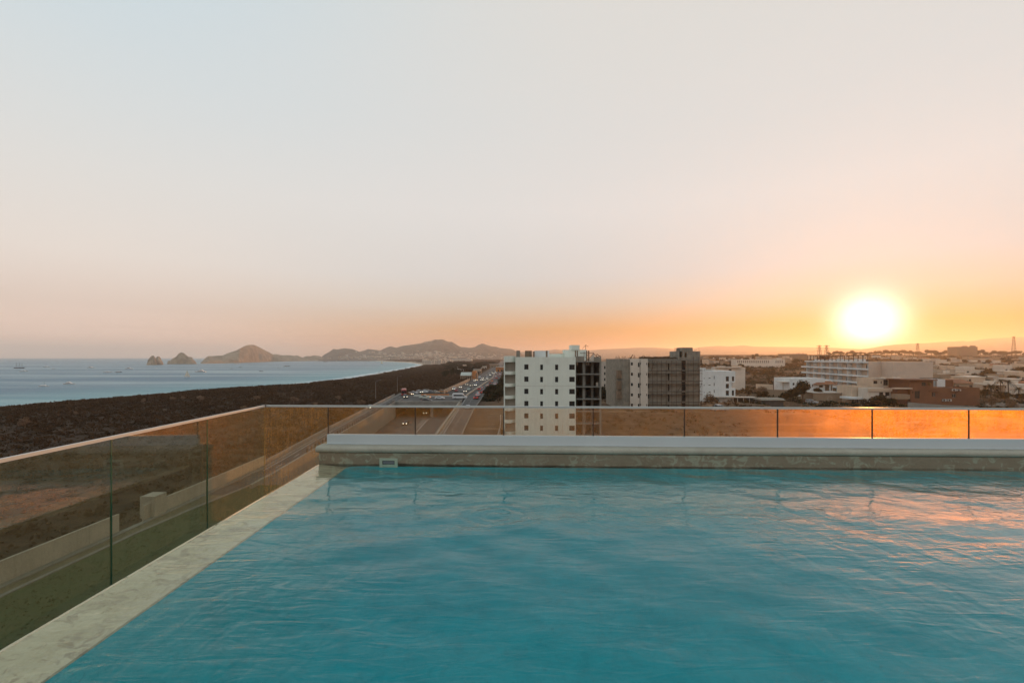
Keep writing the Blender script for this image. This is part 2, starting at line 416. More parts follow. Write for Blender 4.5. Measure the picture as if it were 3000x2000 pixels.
M['rock'] = hill_mat('sea_cliff', (0.21, 0.145, 0.095, 1), (0.42, 0.31, 0.21, 1), 0.03)
HILLZ = []
def ridge(name, prof, D, back, front, zbase, mat, nu=160, nv=22, rough=0.12, power=1.25, seed=0.0, fnscale=0.008):
    """a solid range of hills: skyline prof [(px, py)] stands at distance D (number or table over px)"""
    px0, px1 = prof[0][0], prof[-1][0]
    vs, fs = [], []
    vv = [-(i/nv)**1.0 for i in range(nv, 0, -1)] + [i/6 for i in range(0, 7)]
    for i in range(nu+1):
        px = px0+(px1-px0)*i/nu; d = D if not isinstance(D, list) else itp(px, D)
        x = PX(px, d); H = CZ + (1046-itp(px, prof))*d/F - zbase
        for v_ in vv:
            wdt = front if v_ < 0 else back
            y = d + v_*wdt
            p_ = (1-abs(v_)**1.0)
            k = mnoise.fractal(Vector((x*fnscale, y*fnscale, seed)), 1.0, 2.1, 6)
            k2 = mnoise.ridged_multi_fractal(Vector((x*fnscale*1.7, y*fnscale*0.6, seed+5)), 1.0, 2.1, 4, 1.0, 2.0)-1
            env = 4*p_*(1-p_)
            zz = H*(p_**power) * (1 + 0*k) + H*env*(rough*k*1.6 + rough*0.9*k2)
            zz = min(zz, H*(0.25+0.75*p_)) if v_ < 0 else zz
            vs.append((x*y/d + (k*front*0.08*env), y, zbase-4 + max(0, zz)+4*(p_ > 0) - 0.0))
    m_ = len(vv)
    for i in range(nu):
        for j in range(m_-1):
            a = i*m_+j; fs.append((a, a+m_, a+m_+1, a+1))
    me = mesh_np(name, np.array(vs), np.array(fs), True)
    return put(name, me, mat)
def sc(px0, py0, k, pts): return [(px0+u*k, py0+v_*k) for u, v_ in pts]
pen = sc(560, 960, .2998, [(96, 346), (120, 312), (165, 275), (210, 276), (260, 271), (310, 270), (350, 250), (395, 236), (440, 222), (480, 200), (530, 175), (560, 167), (590, 165), (620, 168), (660, 186), (690, 203), (730, 225), (765, 240), (800, 260), (830, 257), (890, 268), (960, 266), (1000, 274), (1035, 268), (1060, 280), (1090, 290), (1130, 275), (1165, 278), (1200, 268), (1260, 277), (1300, 300)])
rk = ridge('headland', pen, [(585, 2075), (700, 2330), (860, 3300), (960, 3650)], 500, 150, SEA_Z, M['rock'], 260, 20, 0.22, 0.85, 2.0, 0.012)
tag(rk, kind='structure')
town = sc(560, 960, .2998, [(1235, 318), (1300, 262), (1350, 235), (1378, 215), (1395, 205), (1410, 210), (1430, 212), (1465, 205), (1500, 200), (1540, 204), (1580, 208), (1610, 222), (1640, 235), (1690, 222), (1730, 207), (1790, 214), (1850, 222), (1880, 205), (1920, 188), (1950, 180), (1985, 190), (2010, 194), (2070, 175), (2140, 168)]) + \
       sc(1100, 960, .2104, [(420, 240), (520, 232), (640, 215), (700, 196), (760, 182), (790, 182), (830, 162), (870, 166), (930, 160), (990, 185), (1020, 196), (1060, 194), (1100, 215), (1150, 248), (1190, 266), (1250, 270), (1300, 278), (1340, 276), (1390, 266), (1430, 238), (1480, 220), (1510, 222), (1570, 244), (1620, 260), (1680, 264), (1720, 276), (1780, 292)]) + \
       sc(1450, 960, .3189, [(40, 185), (90, 190), (150, 195), (175, 203), (220, 232), (330, 262)])
hl = ridge('town_hills', town, [(930, 3900), (1250, 4300), (1560, 4700)], 900, 800, 0, M['hill'], 300, 34, 0.16, 1.35, 8.0, 0.004)
tag(hl, kind='structure')
far1 = [(1380, 1046)] + sc(1450, 960, .3189, [(0, 262), (200, 222), (400, 215), (500, 205), (560, 198), (640, 208), (760, 212), (890, 205), (1000, 196), (1100, 192), (1200, 188), (1300, 182), (1450, 180), (1600, 190), (1690, 200), (1800, 192), (1900, 176), (2050, 165), (2150, 170)]) + \
       sc(2150, 960, .1913, [(0, 280), (160, 262), (240, 280), (400, 288), (900, 292), (1400, 300), (2000, 330), (2600, 352), (3000, 380)])
h2 = ridge('distant_hills', far1, 8200, 1500, 3200, 0, M['hill'], 200, 20, 0.10, 1.3, 21.0, 0.0015)
tag(h2, kind='structure')
far2 = [(2350, 1042)] + sc(2550, 960, .1913, [(-600, 380), (0, 312), (200, 275), (400, 255), (600, 242), (900, 232), (1100, 215), (1300, 208), (1400, 196), (1500, 206), (1650, 185), (1750, 168), (1950, 158), (2352, 140), (2700, 128), (3600, 160), (4800, 250), (6000, 420)])
h3 = ridge('sunlit_hills', far2, 6800, 1500, 2600, 0, M['hill'], 160, 20, 0.10, 1.2, 33.0, 0.0015)
tag(h3, kind='structure')
for nm, pf, D, lab in (
    ('sea_rock', sc(0, 960, .2998, [(1433, 358), (1445, 318), (1455, 300), (1475, 280), (1488, 270), (1503, 272), (1515, 285), (1522, 298), (1532, 358)]), 1655, 'taller of the twin sea rocks, leftmost in the bay with open water on its left'),
    ('sea_rock', sc(0, 960, .2998, [(1515, 358), (1522, 300), (1530, 285), (1542, 276), (1555, 284), (1572, 305), (1588, 328), (1600, 358)]), 1700, 'lower sharp sea rock leaning against the tall leftmost one'),
    ('sea_rock', sc(0, 960, .2998, [(1633, 356), (1640, 325), (1652, 318), (1668, 322), (1675, 308), (1700, 290), (1718, 285), (1738, 260), (1752, 246), (1775, 240), (1795, 246), (1822, 268), (1850, 290), (1872, 295), (1892, 312), (1908, 325), (1926, 354)]), 1870, 'wide craggy pyramid rock standing between the twin rocks and the headland')):
    o = ridge(nm, pf, D, 40, 45, SEA_Z, M['rock'], 44, 12, 0.30, 0.75, D*0.1, 0.03)
    tag(o, lab, 'sea rock', 'sea rocks off the headland')
# ------------------------------------------------------------ rooftop pool
WZ = CZ-1.70                                   # water level
def wallY(x): return 7.27-0.033*(x+3.0)        # front face of the far pool wall
def railY(x): return 7.58-0.040*(x+4.1)        # plane of the far glass
def outX(y): return -2.92-0.0225*y             # outer edge of the overflow ledge
def inX(y): return -2.50-0.0195*y
def railX(y): return -3.92-0.0255*y            # plane of the left glass
def plaster(name, c1, c2, patchc=None, green=None):
    m_ = bpy.data.materials.new(name); m_.use_nodes = True; t = NT(m_.node_tree)
    P = t.n('ShaderNodeBsdfPrincipled'); O = t.n('ShaderNodeOutputMaterial'); t.link(P.outputs[0], O.inputs[0])
    pos = t.n('ShaderNodeNewGeometry').outputs['Position']
    n_ = t.noise(pos, 2.2, 6, 0.7, 0.6); c = t.mix(t.rng(n_, 0.32, 0.68, 0, 1), c1, c2)
    if patchc:
        v_ = t.noise(t.mapping(pos, (1, 1, 1.3)), 6.5, 4, 0.55, 1.3)
        big = t.noise(pos, 0.9, 2, 0.5)
        f_ = t.m('MULTIPLY', t.rng(v_, 0.52, 0.60, 0, 1), t.rng(big, 0.36, 0.5, 0.25, 1))
        c = t.mix(f_, c, patchc)
    fine = t.noise(pos, 34, 4, 0.75)
    c = t.mix(t.rng(fine, 0.52, 0.75, 0, 0.35), c, tuple(x*0.55 for x in c1[:3])+(1,))
    sp_ = t.noise(t.mapping(pos, (1, 1, 1), loc=(3, 1, 2)), 7, 6, 0.75, 1.0)
    c = t.mix(t.rng(sp_, 0.60, 0.72, 0, 0.5), c, tuple(x*0.5 for x in c1[:3])+(1,))
    t.link(c, P.inputs['Base Color']); P.inputs['Roughness'].default_value = 0.75; P.inputs['Specular IOR Level'].default_value = 0.3
    bn = t.n('ShaderNodeBump'); bn.inputs['Strength'].default_value = 0.35; bn.inputs['Distance'].default_value = 0.01
    t.link(t.noise(pos, 22, 6, 0.7), bn.inputs['Height']); t.link(bn.outputs[0], P.inputs['Normal'])
    return m_
M['stone'] = plaster('pool_stone', (0.30, 0.25, 0.19, 1), (0.40, 0.36, 0.28, 1))
M['cope'] = plaster('coping_stone', (0.35, 0.31, 0.24, 1), (0.43, 0.40, 0.32, 1))
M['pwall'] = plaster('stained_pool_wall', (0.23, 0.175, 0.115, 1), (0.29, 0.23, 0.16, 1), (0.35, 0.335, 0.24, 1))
M['ledge'] = plaster('ledge_plaster', (0.37, 0.29, 0.17, 1), (0.50, 0.415, 0.27, 1), (0.31, 0.235, 0.145, 1))
M['basin'] = plaster('blue_pool_plaster', (0.004, 0.235, 0.262, 1), (0.006, 0.305, 0.335, 1))
FY, BX = -4.0, 13.5                            # near end and right side of the pool
pool = empty('swimming_pool', (0, 0, WZ-1.3), 0, 'rooftop infinity pool with blue plaster basin, pale overflow ledge and stained far wall', 'swimming pool')
PO = Vector((0, 0, WZ-1.3))
def L(mb):                                      # world coordinates -> local of the pool empty
    mb.v = [(p[0]-PO.x, p[1]-PO.y, p[2]-PO.z) for p in mb.v]; return mb
DEPTH = 1.25
b = MB()
zf = WZ-DEPTH
y0, y1 = FY, wallY(inX(7.3))
nu_, nw_ = 60, 60                              # coved basin: sides run into the floor in one smooth curve
us = [(i/nu_)**1.9 for i in range(nu_+1)]; ws = [(i/nw_)**1.9 for i in range(nw_+1)]
for wv in ws:
    for uv in us:
        yb = wallY(0)-5e-3-(wallY(0)-FY)*wv
        xb_ = inX(yb)+2e-3+(BX-inX(yb))*uv; yb = yb+(wallY(xb_)-wallY(0))*(1-wv)
        s1, s2 = xb_-inX(yb), wallY(xb_)-yb
        c1, c2 = 1-math.exp(-max(0, s1)/0.30), 1-math.exp(-max(0, s2)/0.30)
        b.v.append((xb_, yb, WZ-0.015-0.043*math.exp(-s1/0.12)-(DEPTH-0.058)*c1*c2))
for i in range(nw_):
    for j in range(nu_):
        k = i*(nu_+1)+j; b.f.append((k, k+nu_+1, k+nu_+2, k+1))
b.quad((BX, FY, zf), (BX, FY, WZ-0.005), (BX, wallY(BX), WZ-0.005), (BX, wallY(BX), zf))
b.quad((inX(FY), FY, zf), (inX(FY), FY, WZ-0.005), (BX, FY, WZ-0.005), (BX, FY, zf))
L(b).build('basin', M['basin'], pool, smooth=True)
# overflow ledge, dipping gently towards the basin
yl = wallY(outX(7.4))
b = MB(); b.v = []
pl = [(outX(FY), FY), (inX(FY), FY), (inX(y1), y1), (outX(yl), yl)]
b.prism(pl, [WZ-1.3]*4, [WZ-0.006, WZ-0.055, WZ-0.055, WZ-0.006])
L(b).build('overflow_ledge', M['ledge'], pool)
# drip strip at the outer foot of the ledge
b = MB(); b.prism([(outX(FY)-0.035, FY), (outX(FY)-0.002, FY), (outX(yl)-0.002, yl), (outX(yl)-0.035, yl)], WZ-0.30, WZ-0.035)
L(b).build('drip_edge', pmat('drip_strip', (0.17, 0.135, 0.105), 0.7, 0.3, 4), pool)
# far wall
x0w = outX(7.3)-0.0
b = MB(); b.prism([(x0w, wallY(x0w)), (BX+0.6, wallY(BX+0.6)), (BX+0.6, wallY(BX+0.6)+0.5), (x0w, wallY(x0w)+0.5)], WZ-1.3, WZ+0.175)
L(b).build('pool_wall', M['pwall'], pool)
# bullnose coping: profile in (out, z), swept along the wall
prof = [(0.46, 0), (0.46, 0.095)] + [(0.02-0.048*math.sin(a)+0.0, 0.0475+0.0475*math.cos(a)) for a in [math.pi*i/10 for i in range(11)]]
b = MB(); seg = 40; xa, xb = x0w-0.05, BX+0.6
for i in range(seg+1):
    x = xa+(xb-xa)*i/seg
    wv = 0.003*math.sin(x*3.1)+0.002*math.sin(x*7.7)
    for o_, zz in prof: b.v.append((x, wallY(x)+o_+(wv if o_ < 0.1 else 0), WZ+0.177+zz+wv*0.6))
np_ = len(prof)
for i in range(seg):
    for j in range(np_):
        k = (j+1) % np_; b.f.append((i*np_+j, i*np_+k, (i+1)*np_+k, (i+1)*np_+j))
b.f.append(tuple(range(np_-1, -1, -1))); b.f.append(tuple(seg*np_+j for j in range(np_)))
L(b).build('coping', M['cope'], pool, smooth=False)
# skimmer mouth
skx = PX(1137, 7.2); sky_ = wallY(skx)
M['skim'] = pmat('skimmer_plastic', (0.42, 0.47, 0.36), 0.5, 0.1, 3)
sk = MB(); w2, h0, h1 = 0.145, -0.045, 0.098
for (a, b_, c, d) in ((-w2, w2, 0.060, h1), (-w2, w2, h0, 0.0), (-w2, -0.098, 0.0, 0.060), (0.098, w2, 0.0, 0.060)):
    sk.box(a, b_, -0.014, 0.0, c, d)
ske = sk.build('skimmer', M['skim'], pool, (skx-PO.x, sky_-PO.y-0.001, WZ-PO.z), -0.033)
MB().box(-0.097, 0.097, -0.006, -0.002, 0.001, 0.059).build('opening', M['dark'], ske)  # dark plate painted as the shade inside the skimmer mouth
MB().box(-0.090, 0.090, -0.011, -0.007, 0.012, 0.052).build('flap', pmat('grey_flap', (0.18, 0.19, 0.20), 0.4, 0.2, 8), ske)
# paving behind and beside
M['deckst'] = pmat('deck_stone', (0.40, 0.36, 0.30), 0.8, 0.2, 1.5, space='World', bump=0.2)
dk = MB(); dk.box(-4.0, BX+6, FY-8, FY-0.003, WZ-1.3, WZ+0.03); dk.box(BX+0.003, BX+6, FY, 6.4, WZ-1.3, WZ+0.03)
tag(dk.build('pool_deck', M['deckst']), kind='structure')
# gutter outside the ledge and the building that carries the pool
M['gut'] = pmat('gutter_concrete', (0.20, 0.19, 0.16), 0.9, 0.3, 1.2, space='World')
gx = MB(); gx.prism([(railX(FY)-0.05, FY-8), (outX(FY)-0.04, FY-8), (outX(FY)-0.04, FY), (outX(yl)-0.04, yl+0.3), (railX(8), 7.75)], WZ-1.2, WZ-1.05)
tag(gx.build('gutter_floor', M['gut']), kind='structure')
hb = MB(); hb.prism([(railX(FY)-0.1, FY-8), (BX+6, FY-8), (BX+6, railY(BX)-0.02), (railX(7.6)-0.1, railY(-4.1)+0.06)], 0.0, WZ-1.31)
hbo = hb.build('hotel_block', M['white']); tag(hbo, 'white hotel block under the rooftop pool', 'building')

# water: rippled closed body, clear with true absorption
nx_, ny_ = 460, 330
X = np.linspace(0, 1, nx_); Yv = np.linspace(0, 1, ny_)
yy = FY + (wallY(0)-0.003-FY)*Yv
XX, YY = np.meshgrid(X, yy)
xl = outX(YY)+0.004
XX = xl + (BX-0.004-xl)*(XX**1.0)
YY = FY + (wallY(XX)-0.003-FY)*((YY-FY)/(wallY(0)-0.003-FY))
rs = np.random.RandomState(11)
ZZ = np.zeros_like(XX)
ang0 = R(205)
for i in range(46):
    lam = 0.10*(1.115**i) if i < 26 else rs.uniform(0.25, 1.6)
    th = (R(86)+rs.normal(0, 0.42)) if i % 3 else R(42)+rs.normal(0, 0.3)
    k = 2*math.pi/lam; amp = 0.00048*lam**1.02*rs.uniform(0.5, 1.3)*3.2*min(1.0, (0.62/lam)**0.8)
    ZZ += amp*np.sin(k*(XX*math.cos(th)+YY*math.sin(th)) + rs.uniform(0, 6.28) + 0.9*np.sin(XX*0.9+i)+0.7*np.sin(YY*1.1+2*i))
# warp the amplitude: calmer and livelier patches, plus one ring of ripples where the jet wells up
patchm = 0.55+0.45*np.sin(XX*0.8+0.6*np.sin(YY*0.9))*np.cos(YY*0.55+0.4*XX)
ZZ *= 0.55+0.6*patchm
for (cx, cy, a0) in ((PX(1450, 4.9), 4.9, 0.0034), (PX(1290, 5.6), 5.9, 0.0016)):
    rr = np.hypot((XX-cx), (YY-cy)*1.15); ZZ += a0*np.sin(rr*2*math.pi/0.17)*np.exp(-((rr-0.22)/0.28)**2)
edge = np.minimum(1, (XX-xl)/0.55)                # film over the ledge is calm
ZZ *= 0.15+0.85*edge
V = np.stack([XX, YY, WZ+ZZ], -1).reshape(-1, 3)
idx = np.arange(nx_*ny_).reshape(ny_, nx_)
top = np.stack([idx[:-1, :-1], idx[:-1, 1:], idx[1:, 1:], idx[1:, :-1]], -1).reshape(-1, 4)
# skirt and bottom
ring = np.concatenate([idx[0, :-1], idx[:-1, -1], idx[-1, :0:-1], idx[:0:-1, 0]])
nb = len(V); low = V[ring].copy(); low[:, 2] = WZ-DEPTH-0.02
V = np.vstack([V, low]); nr = len(ring); r2 = np.arange(nr)
side = np.stack([ring, nb+r2, nb+(r2+1) % nr, np.roll(ring, -1)], -1)
wm = bpy.data.meshes.new('pool_water')
allf = [tuple(f_) for f_ in top.tolist()] + [tuple(f_) for f_ in side.tolist()] + [tuple(int(nb+i) for i in reversed(range(nr)))]
wm.from_pydata(V.tolist(), [], allf); wm.update()
sm_ = np.zeros(len(allf), bool); sm_[:len(top)] = True; wm.polygons.foreach_set('use_smooth', sm_)
def water_mat():
    m_ = bpy.data.materials.new('pool_water'); m_.use_nodes = True; t = NT(m_.node_tree)
    O = t.n('ShaderNodeOutputMaterial')
    pos = t.n('ShaderNodeNewGeometry').outputs['Position']
    bn = t.n('ShaderNodeBump'); bn.inputs['Strength'].default_value = 1.0; bn.inputs['Distance'].default_value = 0.009
    h = t.m('ADD', t.noise(t.mapping(pos, (2.6, 9.5, 1), (0, 0, -0.12)), 1.0, 3, 0.5, 0.9), t.m('MULTIPLY', t.noise(t.mapping(pos, (6.5, 2.4, 1), (0, 0, -0.75)), 1.0, 2, 0.5, 0.6), 0.9))
    calm = t.noise(t.mapping(pos, (0.35, 0.8, 1)), 1.0, 3, 0.5, 0.5)
    h = t.m('MULTIPLY', h, t.rng(calm, 0.35, 0.65, 0.35, 1.25))
    t.link(h, bn.inputs['Height'])
    fr = t.n('ShaderNodeFresnel'); fr.inputs['IOR'].default_value = 1.33; t.link(bn.outputs[0], fr.inputs['Normal'])
    gl = t.n('ShaderNodeBsdfGlossy'); gl.inputs['Roughness'].default_value = 0.012; gl.inputs['Color'].default_value = (0.92, 0.95, 0.95, 1)
    t.link(bn.outputs[0], gl.inputs['Normal'])
    tr = t.n('ShaderNodeBsdfTransparent'); tr.inputs['Color'].default_value = (0.93, 0.98, 0.97, 1)
    front = t.m('SUBTRACT', 1.0, t.n('ShaderNodeNewGeometry').outputs['Backfacing'])
    mx = t.n('ShaderNodeMixShader'); t.link(t.m('MULTIPLY', t.m('MULTIPLY', t.m('POWER', fr.outputs[0], 1.6), 3.6, clamp=True), front), mx.inputs[0]); t.link(tr.outputs[0], mx.inputs[1]); t.link(gl.outputs[0], mx.inputs[2])
    t.link(mx.outputs[0], O.inputs['Surface'])
    va = t.n('ShaderNodeVolumeAbsorption'); va.inputs['Color'].default_value = (0.12, 0.78, 0.84, 1); va.inputs['Density'].default_value = 0.16
    t.link(va.outputs[0], O.inputs['Volume'])
    return m_
tag(put('pool_water', wm, water_mat()), kind='structure')

# ------------------------------------------------------------ glass railings
def glass_mat(name, tint, dust, dustcol, ior=1.6):
    m_ = bpy.data.materials.new(name); m_.use_nodes = True; t = NT(m_.node_tree)
    O = t.n('ShaderNodeOutputMaterial'); pos = t.n('ShaderNodeNewGeometry').outputs['Position']
    fr = t.n('ShaderNodeFresnel'); fr.inputs['IOR'].default_value = ior
    gl = t.n('ShaderNodeBsdfGlossy'); gl.inputs['Roughness'].default_value = 0.0; gl.inputs['Color'].default_value = (1, 1, 1, 1)
    tr = t.n('ShaderNodeBsdfTransparent'); tr.inputs['Color'].default_value = tint
    front = t.m('SUBTRACT', 1.0, t.n('ShaderNodeNewGeometry').outputs['Backfacing'])
    mx = t.n('ShaderNodeMixShader'); t.link(t.m('MULTIPLY', t.m('MULTIPLY', t.m('POWER', fr.outputs[0], 1.6), 3.6, clamp=True), front), mx.inputs[0]); t.link(tr.outputs[0], mx.inputs[1]); t.link(gl.outputs[0], mx.inputs[2])
    # dried spray: vertical runs, speckle, denser to the foot
    sp = t.n('ShaderNodeSeparateXYZ'); t.link(pos, sp.inputs[0])
    runs = t.noise(t.mapping(pos, (38, 38, 1.6)), 1.0, 4, 0.65)
    spk = t.noise(pos, 90, 3, 0.8); big = t.noise(pos, 2.2, 4, 0.6)
    f_ = t.m('MULTIPLY', t.rng(runs, 0.3, 0.72, 0.8, 1.15), t.rng(spk, 0.35, 0.75, 0.6, 1.5))
    f_ = t.m('MULTIPLY', f_, t.rng(big, 0.3, 0.7, 0.7, 1.25))
    f_ = t.m('MULTIPLY', t.m('MULTIPLY', f_, dust, clamp=True), front)
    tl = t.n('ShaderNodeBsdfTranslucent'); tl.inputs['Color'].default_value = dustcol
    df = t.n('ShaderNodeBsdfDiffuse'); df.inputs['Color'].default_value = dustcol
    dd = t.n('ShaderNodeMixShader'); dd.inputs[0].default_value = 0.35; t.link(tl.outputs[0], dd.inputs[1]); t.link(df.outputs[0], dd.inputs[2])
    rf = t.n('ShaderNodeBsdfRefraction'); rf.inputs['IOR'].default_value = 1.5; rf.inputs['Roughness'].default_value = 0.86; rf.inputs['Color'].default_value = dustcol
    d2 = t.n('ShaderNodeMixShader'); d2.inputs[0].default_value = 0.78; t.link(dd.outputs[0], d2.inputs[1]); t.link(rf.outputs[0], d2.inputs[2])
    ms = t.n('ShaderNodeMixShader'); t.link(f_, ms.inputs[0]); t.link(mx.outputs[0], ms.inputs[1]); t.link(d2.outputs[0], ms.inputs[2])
    t.link(ms.outputs[0], O.inputs['Surface'])
    return m_
M['gfar'] = glass_mat('sprayed_glass', (0.93, 0.95, 0.93, 1), 0.26, (1.0, 0.50, 0.11, 1))  # real dust, its colour tinted with the amber glow of the low sun
M['gcorner'] = glass_mat('corner_glass', (0.93, 0.95, 0.93, 1), 0.34, (1.0, 0.56, 0.18, 1))  # corner panel: dust raised so its amber glow mirrors in the left railing
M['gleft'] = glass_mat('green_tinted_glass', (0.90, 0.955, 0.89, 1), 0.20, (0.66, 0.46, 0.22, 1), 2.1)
M['gedge'] = pmat('green_glass_edge', (0.015, 0.085, 0.05), 0.25, 0.2, 3, spec=0.6)
M['alu'] = pmat('white_aluminium', (0.56, 0.60, 0.61), 0.45, 0.05, 1.2)
M['rail'] = pmat('rail_metal', (0.52, 0.51, 0.48), 0.4, 0.06, 1.5)
M['seal'] = pmat('dark_joint', (0.03, 0.028, 0.025), 0.6, 0.2, 4)
GT = 0.012
def panel(mb, p0, p1, z0, z1, th=GT):
    d = Vector((p1[0]-p0[0], p1[1]-p0[1])).normalized(); n_ = Vector((-d.y, d.x))*th/2
    mb.prism([(p0[0]-n_.x, p0[1]-n_.y), (p1[0]-n_.x, p1[1]-n_.y), (p1[0]+n_.x, p1[1]+n_.y), (p0[0]+n_.x, p0[1]+n_.y)], z0, z1)
    return mb
zr = CZ-0.825                                   # underside of the handrail
# far railing
fr_ = empty('glass_railing', (0, 7.4, WZ), 0, 'long glass railing with pale handrail on the far pool coping', 'railing')
FO = Vector((0, 7.4, WZ))
def LF(mb): mb.v = [(p[0]-FO.x, p[1]-FO.y, p[2]-FO.z) for p in mb.v]; return mb
xj = []
for px in (772, 962, 1217, 1476, 1738, 2005, 2278, 2555, 2838):
    x = 0
    for _ in range(8): x = PX(px, railY(x))
    xj.append(x)
while xj[-1] < BX-0.4: xj.append(xj[-1]+1.47)
zc_ = WZ+0.272+0.155                            # top of the base channel
for i in range(len(xj)-1):
    a, c = xj[i]+0.009, xj[i+1]-0.009
    zb = zc_-0.06 if i else WZ-1.0
    go = LF(panel(MB(), (a, railY(a)), (c, railY(c)), zb, zr+0.004)).build('glass_panel', M['gfar'] if i else M['gcorner'], fr_)
    if i: LF(panel(MB(), (xj[i]-0.0075, railY(xj[i])), (xj[i]+0.0075, railY(xj[i])), zc_-0.05, zr+0.003, 0.016)).build('joint_seal', M['seal'], fr_)
ch = MB(); xs0 = xj[1]-0.004
ch.prism([(xs0, railY(xs0)-0.045), (xj[-1], railY(xj[-1])-0.045), (xj[-1], railY(xj[-1])-0.0068), (xs0, railY(xs0)-0.0068)], WZ+0.274, zc_)
ch.prism([(xs0, railY(xs0)+0.0068), (xj[-1], railY(xj[-1])+0.0068), (xj[-1], railY(xj[-1])+0.045), (xs0, railY(xs0)+0.045)], WZ+0.274, zc_)
ch.prism([(xs0, railY(xs0)-0.06), (xj[-1], railY(xj[-1])-0.06), (xj[-1], railY(xj[-1])-0.046), (xs0, railY(xs0)-0.046)], WZ+0.2735, WZ+0.285)
LF(ch).build('base_channel', M['alu'], fr_)
def bar(p0, p1, wd, z0, z1):
    return panel(MB(), p0, p1, z0, z1, wd)
LF(bar((xj[0]+0.03, railY(xj[0])), (xj[-1], railY(xj[-1])), 0.034, zr, zr+0.03)).build('handrail', M['rail'], fr_)
# left railing
lr = empty('glass_railing', (-4, 3, WZ), 0, 'glass railing with sunlit handrail running along the gutter left of the pool', 'railing')
LO = Vector((-4, 3, WZ))
def LL(mb): mb.v = [(p[0]-LO.x, p[1]-LO.y, p[2]-LO.z) for p in mb.v]; return mb
yj = [railY(xj[0])]
while yj[-1] > FY-6: yj.append(yj[-1]-1.50)
for i in range(len(yj)-1):
    a, c = yj[i]-0.008, yj[i+1]+0.008
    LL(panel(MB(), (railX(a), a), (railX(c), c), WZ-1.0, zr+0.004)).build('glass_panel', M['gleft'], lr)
    if i: LL(panel(MB(), (railX(yj[i]+0.007), yj[i]+0.007), (railX(yj[i]-0.007), yj[i]-0.007), WZ-1.0, zr+0.003, 0.0135)).build('joint_edge', M['gedge'], lr)
LL(bar((railX(yj[0]-0.03), yj[0]-0.03), (railX(yj[-1]), yj[-1]), 0.036, zr, zr+0.03)).build('handrail', M['rail'], lr)
b = MB(); b.box(-0.045, 0.05, -0.032, 0.03, 0.002, 0.036)
b.build('corner_bracket', M['seal'], lr, (xj[0]-LO.x, yj[0]-LO.y, zr-LO.z))
# ------------------------------------------------------------ roads, trench, bridge
def ribbon(mb, ya, yb, fl, fr__, z0, z1, step=8.0):
    """slab between x=fl(y) and x=fr(y); z functions or numbers"""
    n = max(1, int(math.ceil((yb-ya)/step))); g_ = lambda z_, y: z_(y) if callable(z_) else z_
    b = len(mb.v)
    for i in range(n+1):
        y = ya+(yb-ya)*i/n; a, c = fl(y), fr__(y)
        mb.v += [(a, y, g_(z0, y)), (c, y, g_(z0, y)), (c, y, g_(z1, y)), (a, y, g_(z1, y))]
    for i in range(n):
        k = b+4*i
        for j in range(4):
            j2 = (j+1) % 4; mb.f.append((k+j, k+j2, k+4+j2, k+4+j))
    mb.f.append((b+3, b+2, b+1, b)); k = b+4*n; mb.f.append((k, k+1, k+2, k+3))
    return mb
T = lambda tab: (lambda y: itp(y, tab))
wx, tl, tr_, rx, hL, hR, tz = T(WALLX), T(TL), T(TR), T(RX), T(HL), T(HR), T(TZ)
SL = T(SLT)
tag(ribbon(MB(), 66, 250, lambda y: wx(y)+1.0, SL, -0.5, 0.06).build('frontage_road', M['asph']), kind='structure')
M['dirt'] = pmat('dirt_track', (0.17, 0.125, 0.075), 0.95, 0.4, 0.3, col2=(0.085, 0.075, 0.04), space='World', bump=0.4)
tag(ribbon(MB(), -60, 65.99, lambda y: wx(y)+1.0, SL, -0.5, 0.055).build('path', M['dirt']), kind='structure')
tag(ribbon(MB(), -60, 250, lambda y: tr_(y)+0.9, lambda y: rx(y)-0.4, -0.5, 0.06).build('side_road', M['asph']), kind='structure')
tag(ribbon(MB(), 250.0, 2300, hL, hR, -0.5, 0.07, 30).build('highway', M['asph']), kind='structure')
tag(ribbon(MB(), 70, 249, lambda y: tl(y)+0.5, lambda y: tr_(y)-0.5, lambda y: tz(y)-0.4, lambda y: tz(y)+0.02).build('underpass_road', M['asph']), kind='structure')
kb = MB()
ribbon(kb, -60, 250, lambda y: SL(y)-0.0+0.003, lambda y: SL(y)+0.40, -0.5, 0.20)
ribbon(kb, -60, 250, lambda y: wx(y)+0.30, lambda y: wx(y)+0.997, -0.5, 0.18)
ribbon(kb, -60, 250, lambda y: rx(y)-0.397, rx, -0.5, 0.2)
tag(kb.build('kerb', M['pave']), kind='structure')
# grass strip left of the trench, near the hotel
gr = ribbon(MB(), -60, 71, lambda y: SL(y)+0.42, lambda y: tr_(y)-0.6, -0.4, 0.10)
M['lawn'] = pmat('rough_grass', (0.035, 0.060, 0.018), 0.95, 0.5, 0.5, col2=(0.060, 0.065, 0.025), space='World', bump=0.6, bscale=4)
tag(gr.build('verge', M['lawn']), kind='structure')
